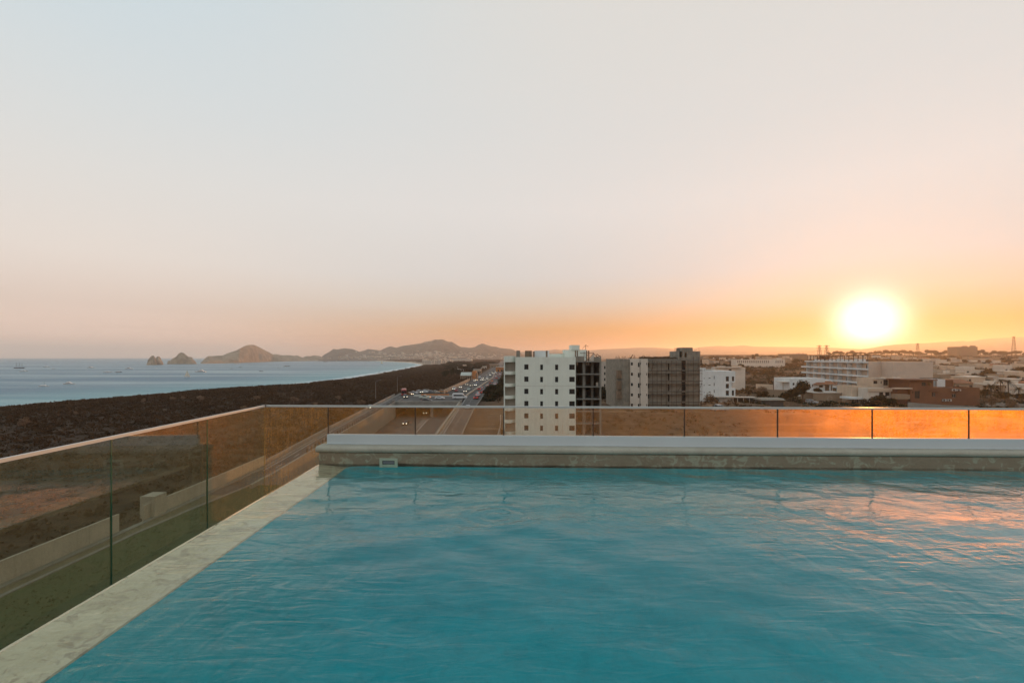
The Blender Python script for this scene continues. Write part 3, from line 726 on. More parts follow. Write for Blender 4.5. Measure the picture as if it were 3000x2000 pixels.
# painted lines
ln = MB()
for o_ in (0.0,):
    y = 82
    while y < 245:
        c = (wx(y)+1+SL(y))/2; ribbon(ln, y, y+3, lambda t: (wx(t)+1+SL(t))/2-0.07, lambda t: (wx(t)+1+SL(t))/2+0.07, 0.061, 0.066, 3); y += 9
ribbon(ln, 80, 248, lambda t: wx(t)+1.35, lambda t: wx(t)+1.5, 0.061, 0.066)
ribbon(ln, -40, 248, lambda t: tr_(t)+1.25, lambda t: tr_(t)+1.4, 0.061, 0.066)
y = 60
while y < 240: ribbon(ln, y, y+3, lambda t: (tr_(t)+rx(t))/2-0.07, lambda t: (tr_(t)+rx(t))/2+0.07, 0.061, 0.066, 3); y += 9
for k in (0.27, 0.73):
    y = 262
    while y < 700: ribbon(ln, y, y+5, lambda t: hL(t)*(1-k)+hR(t)*k-0.1, lambda t: hL(t)*(1-k)+hR(t)*k+0.1, 0.071, 0.078, 5); y += 13
lx = lambda t: tl(t)*0.46+tr_(t)*0.54
ribbon(ln, 74, 190, lambda t: lx(t)-0.12, lambda t: lx(t)+0.12, lambda t: tz(t)+0.021, lambda t: tz(t)+0.03)
for j in range(6):                                   # hatched nose where the lanes part
    y = 168+j*4; ln.prism([(lx(y)-2.4, y), (lx(y)-1.9, y), (lx(y)-0.3, y+2.6), (lx(y)-0.8, y+2.6)], -5.978, -5.97)
tag(ln.build('road_markings', M['line']), kind='structure')
# retaining walls of the trench
rw = MB(); ribbon(rw, 69, 197.9, lambda y: tl(y), lambda y: tl(y)+0.45, lambda y: tz(y)-1, 0.72)
M['ribbed'] = pmat('ribbed_concrete', (0.30, 0.27, 0.22), 0.95, 0.25, 0.15, streak=0.75, bump=0.5, bscale=1.5)
o = rw.build('retaining_wall', M['ribbed']); tag(o, 'long ribbed concrete retaining wall on the left side of the sunken road', 'wall')
# pattern joints of the wall plus its cap posts as parts
jn = MB()
y = 70
while y < 197:
    jn.box(tl(y)+0.45, tl(y)+0.47, y, y+0.12, tz(y)-0.5, 0.5); y += 2.4
jn.build('joint_ribs', M['conc'], o)
rw2 = MB(); ribbon(rw2, 69, 197.9, lambda y: tr_(y)-0.45, lambda y: tr_(y)+0.25, lambda y: tz(y)-1, 0.75)
ribbon(rw2, 40, 197.9, lambda y: tr_(y)+0.253, lambda y: tr_(y)+0.89, -0.4, 0.2)
o = rw2.build('retaining_wall', M['ribbed']); tag(o, 'low pale concrete wall between the sunken road and the right hand side road', 'wall')
ew = MB(); ew.box(tl(249)-1, tr_(249)+1, 247.5, 249, -7, -0.9); o = ew.build('retaining_wall', M['ribbed']); tag(o, 'dark end wall of the sunken road under the far side of the bridge', 'wall')
po = MB(); po_n = []
# railing posts on the wall cap: a fence of its own
fe = empty('fence', (tl(120), 120, 0.72), 0, 'row of short dark posts along the cap of the left retaining wall', 'fence')
pm = MB().box(-0.09, 0.09, -0.09, 0.09, 0, 0.95).me('post'); pm.materials.append(M['frame'])
for k in range(44):
    y = 92+k*2.4; put('post', pm, None, fe, (tl(y)+0.2-tl(120), y-120, 0))
ribbon(MB(), 92, 196, lambda y: tl(y)+0.16, lambda y: tl(y)+0.24, 1.35, 1.42)
# bridge
br = empty('bridge', (-37, 222, 0), 0, 'concrete road bridge crossing the sunken road with a queue of cars on it', 'bridge')
bb = MB(); bb.prism([(tl(198)-0.2+37, -23.9), (tr_(198)+0.2+37, -23.9), (tr_(249)+0.2+37, 26), (tl(249)-0.2+37, 26)], -0.9, 0.05)
bb.build('deck', M['asph'], br)
bp = MB(); bp.box(tl(198)+37-0.4, tr_(198)+37+0.6, -24.7, -23.95, -1.0, 0.95); bp.box(tl(198)+37-0.4, tr_(198)+37+0.6, -24.78, -24.71, 0.2, 0.62)
bp.build('parapet', M['concw'], br)
for sx_ in (tl(198)+37-0.6, tr_(198)+37+0.1):
    MB().box(sx_-0.3, sx_+0.6, -24.9, -23.9, -1.0, 1.35).build('parapet_block', M['concw'], br)
MB().box(-0.6+2, 0.6+2, -23.6, 24, -6.1, -0.91).build('pier', M['conc'], br)
xA, xB = PX(1238, 236)+37, PX(1318, 236)+37
M['planter'] = pmat('orange_wall', (0.50, 0.20, 0.07), 0.8, 0.25, 0.5, streak=0.3)  # orange of the low sun on walls is put into the colour
pw = MB(); pw.box(xA, xB, 10.5, 11.0, 0.05, 1.25); pw.build('median_planter', M['planter'], br)
pk = MB(); pk.box(PX(1212, 231)+37, PX(1345, 231)+37, 8.4, 8.9, 0.05, 0.62); pk.box(PX(1212, 231)+37, xA, 9.0, 9.4, 0.05, 1.1)
pk.build('median_kerb', pmat('pale_kerb', (0.50, 0.49, 0.45), 0.8, 0.2, 0.6), br)
bl = MB(); bl.prism([(-37-14.5+37+0.0, -23), (-37-14.3+37, -23), (-37-9+37, -12), (-37-9.2+37, -12)], 0.054, 0.060)
bl.build('lane_line', M['line'], br)
# boundary walls
def wallseg(label, pts, h, mat, th=0.25, posts=0, zf_=None, name='boundary_wall'):
    c = pts[len(pts)//2]; o_ = empty(name, (c[0], c[1], 0), 0, label, 'wall'); mb = MB(); pmb = []
    for a, d in zip(pts[:-1], pts[1:]):
        A, D_ = Vector(a[:2]), Vector(d[:2]); t_ = (D_-A).normalized(); n_ = Vector((-t_.y, t_.x))*th/2
        za = min(landz(*a[:2]), landz(*d[:2])) if zf_ is None else zf_
        q_ = [(A.x-n_.x-c[0], A.y-n_.y-c[1]), (D_.x-n_.x-c[0], D_.y-n_.y-c[1]), (D_.x+n_.x-c[0], D_.y+n_.y-c[1]), (A.x+n_.x-c[0], A.y+n_.y-c[1])]
        mb.prism(q_, za-0.4, za+h)
        if posts:
            n__ = int((D_-A).length/posts)
            for k in range(n__+1):
                p_ = A+t_*posts*k; pmb.append((p_.x-c[0], p_.y-c[1], za))
    mb.build('wall_face', mat, o_)
    if pmb:
        me_ = MB().box(-th*0.8, th*0.8, -0.22, 0.22, 0, h+0.3).me('pillar'); me_.materials.append(mat)
        for p_ in pmb[:100]: put('pillar', me_, None, o_, p_)
    return o_
M['bwall'] = pmat('pinkish_wall', (0.40, 0.33, 0.26), 0.9, 0.2, 0.2, streak=0.4)
wallseg('long pale plastered wall left of the frontage road, seen through the glass', [(-45.2, -20), (-45.1, 20), (-45, 52)], 2.1, M['bwall'])
wallseg('pale wall continuing up the frontage road past the gate gap, lower and stained', [(-45, 55.5), (-45.1, 70), (-45.6, 84)], 1.9, M['bwall'])
MB().box(-0.9, 0.9, -1.0, 1.0, 0, 2.7).build('gate_pillar', M['bwall']).location = (-45.3, 57.5, 0)
tag(bpy.data.objects['gate_pillar'], 'square pale gate pillar standing in the wall by the frontage road', 'pillar')
wallseg('low concrete barrier along the scrub side of the frontage road', [(-45.9, 85), (-50.4, 125), (-56.3, 185), (-61.3, 238)], 0.9, M['concw'])
fx = lambda y: itp(y, [(247, -36.2), (381, -34.2)])
w_ = empty('boundary_wall', (-35, 300, 0), 0, 'wall of pale upright panels glowing orange beyond the bridge, beside the waiting traffic', 'wall')
for k in range(34):
    y = 249+k*3.9; MB().box(-0.12, 0.12, 0, 3.3, 0, 2.2+0.25*(k % 2)).build('wall_panel', M['bwall'], w_, (fx(y)-1+35, y-300, 0))

# ------------------------------------------------------------ vehicles
def paint(name, c, rough=0.3): 
    m_ = pmat(name, c, rough, 0.08, 2.0, spec=0.6); return m_
PNT = {'white': paint('white_car_paint', (0.62, 0.63, 0.64)), 'silver': paint('silver_car_paint', (0.34, 0.35, 0.36)), 'black': paint('black_car_paint', (0.025, 0.025, 0.028)),
       'red': paint('red_car_paint', (0.30, 0.025, 0.018)), 'blue': paint('blue_car_paint', (0.05, 0.09, 0.17)), 'grey': paint('grey_car_paint', (0.12, 0.12, 0.125)),
       'beige': paint('beige_car_paint', (0.40, 0.33, 0.24)), 'orange': paint('orange_car_paint', (0.45, 0.20, 0.05)), 'mint': paint('pale_green_car_paint', (0.40, 0.46, 0.40))}
_wheel = MB(); _wheel.lathe([(0.0, -0.11), (0.30, -0.11), (0.335, -0.07), (0.335, 0.07), (0.30, 0.11), (0.0, 0.11)], 16)
_wheel.v = [(p[2], p[0], p[1]) for p in _wheel.v]; WHEEL = _wheel.me('wheel', True); WHEEL.materials.append(M['tyre'])
_rim = MB(); _rim.lathe([(0.0, -0.118), (0.19, -0.118), (0.20, -0.10), (0.20, 0.10), (0.19, 0.118), (0.0, 0.118)], 10)
_rim.v = [(p[2], p[0], p[1]) for p in _rim.v]; RIM = _rim.me('rim'); RIM.materials.append(M['chrome'])
# side profiles: front of the vehicle towards -y; (y, z)
KINDS = {
 'sedan':  dict(L=4.5, W=1.78, body=[(-2.25, .35), (-2.27, .55), (-2.15, .74), (-1.2, .90), (-0.75, .95), (1.35, .98), (2.1, 1.0), (2.25, .85), (2.25, .38)], cab=(-0.85, 1.55, -0.15, 0.95, 1.42), wb=1.32),
 'suv':    dict(L=4.7, W=1.88, body=[(-2.3, .42), (-2.34, .70), (-2.2, .98), (-1.25, 1.10), (-0.9, 1.13), (2.25, 1.16), (2.34, 1.0), (2.34, .45)], cab=(-0.95, 2.25, -0.35, 2.0, 1.74), wb=1.38),
 'pickup': dict(L=5.3, W=1.88, body=[(-2.6, .45), (-2.64, .75), (-2.5, 1.0), (-1.45, 1.12), (-1.1, 1.14), (0.75, 1.14), (0.78, 1.12), (2.62, 1.12), (2.66, .55)], cab=(-1.2, 0.8, -0.65, 0.6, 1.76), wb=1.6),
 'van':    dict(L=6.9, W=2.0, body=[(-3.4, .40), (-3.45, .75), (-3.3, 1.10), (-2.55, 1.40), (-1.75, 2.35), (-1.3, 2.58), (3.3, 2.62), (3.45, 2.45), (3.45, .42)], cab=None, wb=2.0),
 'bus':    dict(L=11.0, W=2.5, body=[(-5.4, .40), (-5.5, 1.2), (-5.42, 2.9), (-5.2, 3.12), (5.3, 3.15), (5.5, 2.9), (5.5, .42)], cab=None, wb=3.2)}
CACHE = {}
def vmesh(kind, part):
    key = (kind, part)
    if key in CACHE: return CACHE[key]
    K = KINDS[kind]; W = K['W']/2; mb = MB()
    if part == 'body':
        mb.sweep([(a, zz) for a, zz in reversed(K['body'])], -W, W, 'x')
        # narrow the shoulders so that sides are not slabs
        top_ = max(p[2] for p in mb.v)
        mb.v = [(x*(0.94 if zz > 0.8 and kind not in ('van', 'bus') else (0.92 if zz > 2.2 else 1)), y*1.0, zz) for x, y, zz in mb.v]
        if kind == 'pickup':
            mb.box(-W*0.86, W*0.86, 2.45, 2.62, 1.12, 1.16)
        for sy_ in (-K['wb'], K['wb']): mb.box(-W-0.01, W+0.01, sy_-0.42, sy_+0.42, 0.38, 0.72) if False else None
    elif part == 'cabin':
        if K['cab']:
            a, b_, c, d, h = K['cab']; z0 = max(zz for y, zz in K['body'])-0.03
            mb.hull8((-W*0.93, W*0.93, a, b_), (-W*0.76, W*0.76, c, d), z0, h)
        elif kind == 'van':
            for s_ in (-1, 1): mb.box(min(s_*W, s_*(W+0.012)), max(s_*W, s_*(W+0.012)), -1.2, 2.9, 1.35, 2.05)
            for s_ in (-1, 1): mb.prism([(min(s_*W, s_*(W+0.012)), -2.3), (max(s_*W, s_*(W+0.012)), -2.3), (max(s_*W, s_*(W+0.012)), -1.35), (min(s_*W, s_*(W+0.012)), -1.35)], [1.35]*4, [1.5, 1.5, 2.1, 2.1])
            mb.v += [(-W*0.85, -2.60, 1.38), (W*0.85, -2.60, 1.38), (W*0.80, -1.85, 2.28), (-W*0.80, -1.85, 2.28)]; n = len(mb.v); mb.f.append((n-4, n-3, n-2, n-1))
        else:
            for s_ in (-1, 1): mb.box(min(s_*W, s_*(W+0.015)), max(s_*W, s_*(W+0.015)), -4.9, 5.0, 1.5, 2.55)
            mb.box(-W*0.88, W*0.88, -5.53, -5.44, 1.25, 2.65)
    elif part == 'roof':
        if K['cab']:
            a, b_, c, d, h = K['cab']; mb.hull8((-W*0.765, W*0.765, c-0.03, d+0.03), (-W*0.70, W*0.70, c+0.08, d-0.1), h-0.015, h+0.045)
            for s_ in (-1, 1):
                for (ya, yb) in ((a, c), (b_, d), ((a+b_)/2, (c+d)/2)):
                    z0 = max(zz for y, zz in K['body'])-0.02; mb.tube([(s_*W*0.93, ya, z0), (s_*W*0.765, yb, h)], 0.035, 4)
        elif kind == 'van': mb.box(-0.7, 0.7, -1.1, 3.2, 2.6, 2.66)
        else: mb.box(-1.0, 1.0, -3.5, 3.9, 3.12, 3.32)
    elif part == 'lamp':
        mb.hull8((-0.16, 0.16, -0.05, 0.05), (-0.14, 0.14, -0.02, 0.05), -0.08, 0.09)
    elif part == 'tail': mb.box(-0.12, 0.12, -0.02, 0.03, -0.1, 0.12)
    CACHE[key] = mb.me(part)
    return CACHE[key]
def mcopy(me, mat, key):
    k = ('m', key)
    if k not in CACHE:
        m_ = me.copy(); m_.materials.clear(); m_.materials.append(mat); CACHE[k] = m_
    return CACHE[k]
KN = {'sedan': ('parked_car', 'car'), 'suv': ('sport_utility_car', 'car'), 'pickup': ('pickup_truck', 'pickup truck'), 'van': ('passenger_van', 'van'), 'bus': ('bus', 'bus')}
def vehicle(kind, color, x, y, z_, head, label, lit=False, group=None, detail=True):
    """head: degrees, 0 = driving towards the camera (-y)"""
    K = KINDS[kind]; nm, cat = KN[kind]
    if kind == 'sedan': nm = 'car'
    e = empty(nm, (x, y, z_), R(head), label, cat, group)
    put('body', mcopy(vmesh(kind, 'body'), PNT[color], (kind, 'body', color)), None, e)
    put('window', mcopy(vmesh(kind, 'cabin'), M['glassd'], (kind, 'cab')), None, e)
    put('roof', mcopy(vmesh(kind, 'roof'), PNT[color], (kind, 'roof', color)), None, e)
    W = K['W']/2; sc_ = 1.45 if kind == 'bus' else 1.0
    if detail:
        for sx_ in (-1, 1):
            for sy_ in (-1, 1):
                wv = put('wheel', WHEEL, None, e, (sx_*(W-0.09), sy_*K['wb'], 0.335*sc_)); wv.scale = (1, sc_, sc_)
                put('rim', RIM, None, wv)
    yf, hz = K['body'][0][0]-0.03, (K['body'][1][1]+K['body'][2][1])/2
    if kind == 'bus': hz = 0.85
    if kind == 'van': hz = 0.92
    for sx_ in (-1, 1):
        put('headlight', mcopy(vmesh(kind, 'lamp'), M['lamp'] if lit else M['lampoff'], ('lamp', lit)), None, e, (sx_*(W-0.28), yf, hz))
        put('taillight', mcopy(vmesh(kind, 'tail'), M['tail'], ('tail',)), None, e, (sx_*(W-0.2), K['body'][-1][0]+0.01, hz+0.1))
    return e
CQ = 'cars queueing on the bridge and the road behind it'
def vp(px, py, zz=0.0): return at(px, py, zz)
V_ = [
 ('bus', 'red', -57.0, 240, 12, 'red city bus with pale roof at the left end of the queue on the bridge', False),
 ('suv', 'black', *vp(1187, 1166), 18, 'black utility car with shining headlights right in front of the red bus', True),
 ('sedan', 'orange', *vp(1199, 1157), 60, 'yellow orange taxi with lit lamps just right of the red bus', True),
 ('sedan', 'silver', *vp(1212, 1153.5), 70, 'silver sedan with pale roof, next after the yellow taxi behind the bridge', False),
 ('suv', 'silver', *vp(1229, 1151.5), 40, 'small silver utility car with one bright lamp behind the planter wall', True),
 ('pickup', 'white', *vp(1242, 1151), 75, 'white pickup in the row behind the bridge, left of the tan van', False),
 ('suv', 'beige', *vp(1254, 1150), 80, 'tan utility car glowing orange in the row behind the planter wall', False),
 ('sedan', 'grey', *vp(1264, 1151), 85, 'dark grey sedan sunk behind the left part of the orange planter wall', False),
 ('sedan', 'beige', *vp(1276, 1151), 85, 'beige sedan behind the middle of the orange planter wall', False),
 ('suv', 'orange', *vp(1299, 1150.5), 80, 'boxy orange lit truck behind the right end of the orange planter wall', False),  # its orange light is put into the paint colour
 ('pickup', 'mint', *vp(1245, 1168), -97, 'pale green pickup truck crossing the bridge above the dark hatchback', False),
 ('sedan', 'black', *vp(1251, 1176), 82, 'black sedan with a pale gleam on its roof nearest the bridge parapet', False),
 ('sedan', 'white', *vp(1289, 1169), 83, 'white sedan in the middle of the bridge between pickup and van', False),
 ('van', 'white', *vp(1347, 1168), 92, 'long white passenger van with black windows on the right end of the bridge', False),
 ('suv', 'white', *vp(1401, 1160), 176, 'white utility car seen from behind, right of the long white van', False),
 ('pickup', 'red', *vp(1395, 1169), 178, 'dark red pickup with glowing tail lamps following the white utility car', False),
 ('sedan', 'red', *vp(1409, 1152), 175, 'small dark red car ahead of the white utility car on the right road', False),
 ('sedan', 'silver', *vp(1084, 1197), 4, 'pale silver car alone on the frontage road, crossed by the handrail', True),
 ('sedan', 'grey', *vp(1247, 1212, -6), 3, 'car with two shining headlights coming out from under the bridge, farther one', True),
 ('sedan', 'black', *vp(1189, 1243, -6), 3, 'dark car with two shining headlights in the sunken road, nearer one', True),
 ('sedan', 'white', *vp(1371, 1197), 178, 'white car with red tail lamps driving away on the side road, cut by the handrail', False),
 ('pickup', 'white', 56.5, 127, 0, 'none', False)]
for k_, c_, x, y, h_, lb, lit in V_:
    if lb == 'none': continue
    zz = 0.06
    if 'sunken' in lb or 'coming out from under' in lb: zz = -5.97
    vehicle(k_, c_, x, y, zz, h_, lb, lit, CQ if y > 205 else None)
vehicle('pickup', 'white', PX(2105, 128), 128, landz(PX(2105, 128), 128), 100, 'white pickup truck parked on bare earth, seen through the orange glass', False)
vehicle('suv', 'silver', PX(2378, 196), 196, landz(PX(2378, 196), 196), 50, 'silver utility car parked beside the dark tree and the brown blank wall', False)
vehicle('suv', 'grey', PX(2274, 186), 186, landz(PX(2274, 186), 186), 100, 'dim grey utility car standing in front of the wooden shed', False)
# oncoming and departing traffic on the highway beyond the bridge
seen = [('oncoming', 1329, 1142, 'white', 1), ('oncoming', 1337, 1147, 'red', 0), ('oncoming', 1349, 1136.5, 'silver', 1), ('oncoming', 1363, 1148.5, 'grey', 1), ('oncoming', 1373, 1143, 'mint', 0),
        ('oncoming', 1368, 1129, 'black', 1), ('oncoming', 1381, 1132, 'black', 1), ('oncoming', 1393, 1130, 'white', 1), ('oncoming', 1390, 1117, 'silver', 1), ('oncoming', 1397, 1114.5, 'orange', 1),
        ('oncoming', 1411, 1114.5, 'white', 1), ('oncoming', 1414, 1110.5, 'silver', 1), ('oncoming', 1419, 1114, 'grey', 1), ('oncoming', 1427, 1110.5, 'white', 1), ('oncoming', 1427, 1105, 'silver', 0),
        ('oncoming', 1405, 1107, 'white', 0), ('oncoming', 1426, 1099, 'beige', 0), ('oncoming', 1436, 1100, 'white', 1), ('oncoming', 1434, 1095, 'silver', 0), ('oncoming', 1445, 1095.5, 'white', 1),
        ('oncoming', 1441, 1092, 'beige', 1), ('oncoming', 1452, 1092.5, 'white', 1), ('oncoming', 1450, 1088.5, 'silver', 0), ('oncoming', 1459.5, 1087, 'white', 1), ('oncoming', 1398, 1123, 'blue', 0),
        ('departing', 1410, 1138, 'silver', 0), ('departing', 1404, 1143, 'red', 0), ('departing', 1427, 1131.5, 'mint', 0), ('departing', 1441, 1118, 'orange', 0), ('departing', 1436, 1124, 'black', 0),
        ('departing', 1418, 1147, 'grey', 0), ('departing', 1452, 1127, 'white', 0), ('departing', 1446, 1110, 'silver', 0), ('departing', 1455, 1110, 'red', 0), ('departing', 1452, 1104, 'white', 0),
        ('departing', 1461, 1104, 'grey', 0), ('departing', 1458, 1098, 'beige', 0), ('departing', 1465, 1098, 'white', 0), ('departing', 1463, 1093, 'silver', 0), ('departing', 1447, 1138, 'black', 0)]
ordn = ['nearest', 'second nearest', 'third nearest', 'fourth nearest', 'fifth nearest', 'sixth nearest', 'seventh nearest', 'eighth nearest', 'ninth nearest', 'tenth nearest', 'eleventh nearest', 'twelfth nearest',
        'thirteenth nearest', 'fourteenth nearest', 'fifteenth nearest', 'sixteenth nearest', 'seventeenth nearest', 'eighteenth nearest', 'nineteenth nearest', 'twentieth nearest', 'twenty first nearest', 'twenty second nearest', 'twenty third nearest', 'twenty fourth nearest', 'twenty fifth nearest']
cnt = {'white': 'white', 'mint': 'pale green'}
for dr in ('oncoming', 'departing'):
    lst = sorted([s_ for s_ in seen if s_[0] == dr], key=lambda s_: -s_[2])
    for i, (_, px, py, c_, lit) in enumerate(lst):
        x, y = at(px, py); x = min(max(x, hL(y)+1.4), hR(y)-1.3)
        cn = {'mint': 'pale green'}.get(c_, c_)
        lb = f'{cn} car{" with lit headlights" if lit else ""}, {ordn[i]} of the {"oncoming" if dr == "oncoming" else "departing"} traffic beyond the bridge'
        vehicle(['sedan', 'suv'][i % 2], c_, x, y, 0.08, 3 if dr == 'oncoming' else 183, lb, bool(lit), 'oncoming traffic on the highway' if dr == 'oncoming' else 'departing traffic on the highway', y < 420)

# highway median barrier and street lamps
md = lambda y: itp(y, [(238, -23.4), (437, -18.5), (700, -24), (1500, -29)])
mb = ribbon(MB(), 232, 900, lambda y: md(y)-0.35, lambda y: md(y)+0.35, -0.2, 0.75, 14)
o = mb.build('median_barrier', M['bwall']); tag(o, 'pale low barrier dividing the highway lanes beyond the bridge', 'barrier')
def lampmesh():
    p = MB().tube([(0, 0, 0), (0, 0, 8.6)], 0.13, 6, 0.07).me('pole'); p.materials.append(M['steel'])
    a = MB().tube([(0, 0, 8.5), (0.5, 0, 9.1), (2.0, 0, 9.35)], 0.06, 5, 0.045).me('arm'); a.materials.append(M['steel'])
    h = MB().hull8((1.7, 2.6, -0.16, 0.16), (1.8, 2.4, -0.08, 0.08), 9.26, 9.40).me('lamp_head'); h.materials.append(M['steel'])
    return p, a, h
lp = lampmesh()
for i, (x, y, rz, lb) in enumerate([(md(262), 262, 0, 'tall street lamp on the highway barrier, nearest the bridge'), (md(320), 320, 180, 'street lamp on the highway barrier, second beyond the bridge'),
        (md(385), 385, 0, 'street lamp on the highway barrier, third beyond the bridge'), (md(460), 460, 180, 'street lamp on the highway barrier, farthest of the four'),
        (-62.9, 210, 0, 'thin lamp post by the scrub left of the red bus'), (-65, 258, 0, 'thin lamp post at the edge of the scrub behind the red bus')]):
    e = empty('street_lamp', (x, y, 0.06), R(rz), lb, 'street lamp', 'street lamps along the highway')
    for nm, me_ in zip(('pole', 'arm', 'lamp_head'), lp): put(nm, me_, None, e)
# utility poles with wires across the near verge
ptop = []
for i, (x, y, lb) in enumerate([(-43.6, 28, 'wooden utility pole nearest the hotel, seen low through the left glass'), (-46.3, 68, 'wooden utility pole behind the gate pillar with a crossarm'), (-66, 150, 'wooden utility pole rising from the scrub beside the frontage road')]):
    e = empty('utility_pole', (x, y, 0), 0, lb, 'utility pole', 'wooden utility poles by the frontage road')
    MB().tube([(0, 0, -0.3), (0, 0, 9.0)], 0.16, 7, 0.10).build('pole', M['wood'], e)
    MB().box(-1.0, 1.0, -0.06, 0.06, 8.35, 8.5).build('crossarm', M['wood'], e)
    ptop.append((x, y))
wr = []
for k, dx in enumerate((-0.9, 0.0, 0.9)):
    pts = []
    allp = [(-46, -50)]+ptop
    for (x0, y0_), (x1, y1_) in zip(allp[:-1], allp[1:]):
        for s_ in range(12):
            t_ = s_/12; pts.append((x0+(x1-x0)*t_+dx, y0_+(y1_-y0_)*t_, 8.55-1.6*4*t_*(1-t_)))
    pts.append((ptop[-1][0]+dx, ptop[-1][1], 8.55))
    o = MB().tube(pts, 0.022, 4).build('power_line', M['frame'])
    tag(o, ['sagging power line strung on the utility poles, on the seaward side', 'sagging power line strung on the utility poles, middle one of three', 'sagging power line strung on the utility poles, on the road side'][k], 'power line', 'three wires on the utility poles')
# ------------------------------------------------------------ buildings
def zpx(py, d): return CZ-(py-1046)*d/F
WIN = {}
def window(parent, x, y, z_, w_, h_, rz=0.0, depth=0.18, mull=1, pane=None, frame=None, bar_=0.05):
    """a window set in an opening of the wall plane y (outside is -y): frame part with its pane as sub-part"""
    key = (round(w_, 2), round(h_, 2), mull, pane.name if pane else '', frame.name if frame else '', bar_)
    if key not in WIN:
        f_ = MB(); w2 = w_/2
        f_.box(-w2, w2, 0, 0.06, 0, bar_); f_.box(-w2, w2, 0, 0.06, h_-bar_, h_)
        for i in range(mull+2 if mull else 2):
            n_ = (mull+1) if mull else 1; xx = -w2+(w_-bar_)*i/n_; f_.box(xx, xx+bar_, 0.002, 0.058, bar_, h_-bar_)
        fm_ = f_.me('window'); fm_.materials.append(frame or M['frame'])
        p_ = MB().box(-w2, w2, 0.03, 0.05, 0, h_).me('pane'); p_.materials.append(pane or M['pane'])
        WIN[key] = (fm_, p_)
    fm_, p_ = WIN[key]
    e = put('window', fm_, None, parent, (x, y, z_), rz); put('pane', p_, None, e)
    return e
def wallholes(mb, x0, x1, z0, z1, y, holes, depth=0.25, ox=None):
    """front wall in plane y (facing -y) with rectangular holes (xa, xb, za, zb) and their reveals"""
    xs_ = sorted(set([x0, x1]+[h[0] for h in holes]+[h[1] for h in holes])); zs_ = sorted(set([z0, z1]+[h[2] for h in holes]+[h[3] for h in holes]))
    for xa, xb in zip(xs_[:-1], xs_[1:]):
        for za, zb in zip(zs_[:-1], zs_[1:]):
            xm, zm = (xa+xb)/2, (za+zb)/2
            if any(h[0] < xm < h[1] and h[2] < zm < h[3] for h in holes): continue
            mb.quad((xa, y, za), (xb, y, za), (xb, y, zb), (xa, y, zb))
    for xa, xb, za, zb in holes:
        d = y+depth
        mb.quad((xa, y, za), (xa, y, zb), (xa, d, zb), (xa, d, za)); mb.quad((xb, y, za), (xb, d, za), (xb, d, zb), (xb, y, zb))
        mb.quad((xa, y, za), (xa, d, za), (xb, d, za), (xb, y, za)); mb.quad((xa, y, zb), (xb, y, zb), (xb, d, zb), (xa, d, zb))
    return mb
def shell(mb, x0, x1, y0, y1, z0, z1, par=0.0, pt=0.2, skip=''):
    """remaining faces of a box whose front (-y) is built by wallholes; flat roof behind a parapet"""
    if 'r' not in skip: mb.quad((x1, y0, z0), (x1, y1, z0), (x1, y1, z1), (x1, y0, z1))
    if 'b' not in skip: mb.quad((x1, y1, z0), (x0, y1, z0), (x0, y1, z1), (x1, y1, z1))
    if 'l' not in skip: mb.quad((x0, y1, z0), (x0, y0, z0), (x0, y0, z1), (x0, y1, z1))
    if par:
        mb.quad((x0, y0, z1), (x1, y0, z1), (x1, y0+pt, z1), (x0, y0+pt, z1)); mb.quad((x0, y1-pt, z1), (x1, y1-pt, z1), (x1, y1, z1), (x0, y1, z1))
        mb.quad((x0, y0+pt, z1), (x0+pt, y0+pt, z1), (x0+pt, y1-pt, z1), (x0, y1-pt, z1)); mb.quad((x1-pt, y0+pt, z1), (x1, y0+pt, z1), (x1, y1-pt, z1), (x1-pt, y1-pt, z1))
        a, b_, c, d = x0+pt, x1-pt, y0+pt, y1-pt; zr_ = z1-par
        mb.quad((a, c, zr_), (b_, c, zr_), (b_, d, zr_), (a, d, zr_))
        mb.quad((a, c, zr_), (a, c, z1), (b_, c, z1), (b_, c, zr_)); mb.quad((a, d, zr_), (b_, d, zr_), (b_, d, z1), (a, d, z1))
        mb.quad((a, c, zr_), (a, d, zr_), (a, d, z1), (a, c, z1)); mb.quad((b_, c, zr_), (b_, c, z1), (b_, d, z1), (b_, d, zr_))
    else: mb.quad((x0, y0, z1), (x1, y0, z1), (x1, y1, z1), (x0, y1, z1))
    return mb

# --- A: the near white block with its unfinished right bay
D = 112.0; A0 = Vector((PX(1510, D), D, 0))
A = empty('apartment_block', A0, 0, 'near white block with black window holes, rounded balconies and an open unfinished bay', 'building')
k = D/F
ax = lambda px: (px-1510)*k
TOPA = zpx(1045.5, D)
rows = [1067, 1102.7, 1138.4, 1174.2, 1210, 1245.5, 1281]
wn = []
for r_, py in enumerate(rows):
    for (a, b_, hh, dy) in ((1536, 1548.2, 15.2, 0), (1582.6, 1590.8, 15.8, 0.7), (1626.2, 1635.4, 15.8, 0.7), (1667.8, 1684.0, 15.2, 0.7)):
        wn.append((ax(a), ax(b_), zpx(py+dy+hh, D), zpx(py+dy, D)))
mb = MB(); wallholes(mb, 0, ax(1686.7), 0, TOPA, 0, wn, 0.3); shell(mb, 0, ax(1686.7), 0, 15, 0, TOPA, 0.9)
wa = mb.build('wall', M['whiteg'], A)
jb = MB(); jb.box(0.01, ax(1686.6), -0.012, -0.001, zpx(1130.2, D), zpx(1129.6, D)); jb.build('construction_joint', M['beige'], wa)
for (a, b_, c, d) in wn: window(A, (a+b_)/2, 0.22, c, b_-a, d-c, mull=0, pane=M['dark'], bar_=0.06)  # dark sheets stand in for the shade inside open, unglazed holes
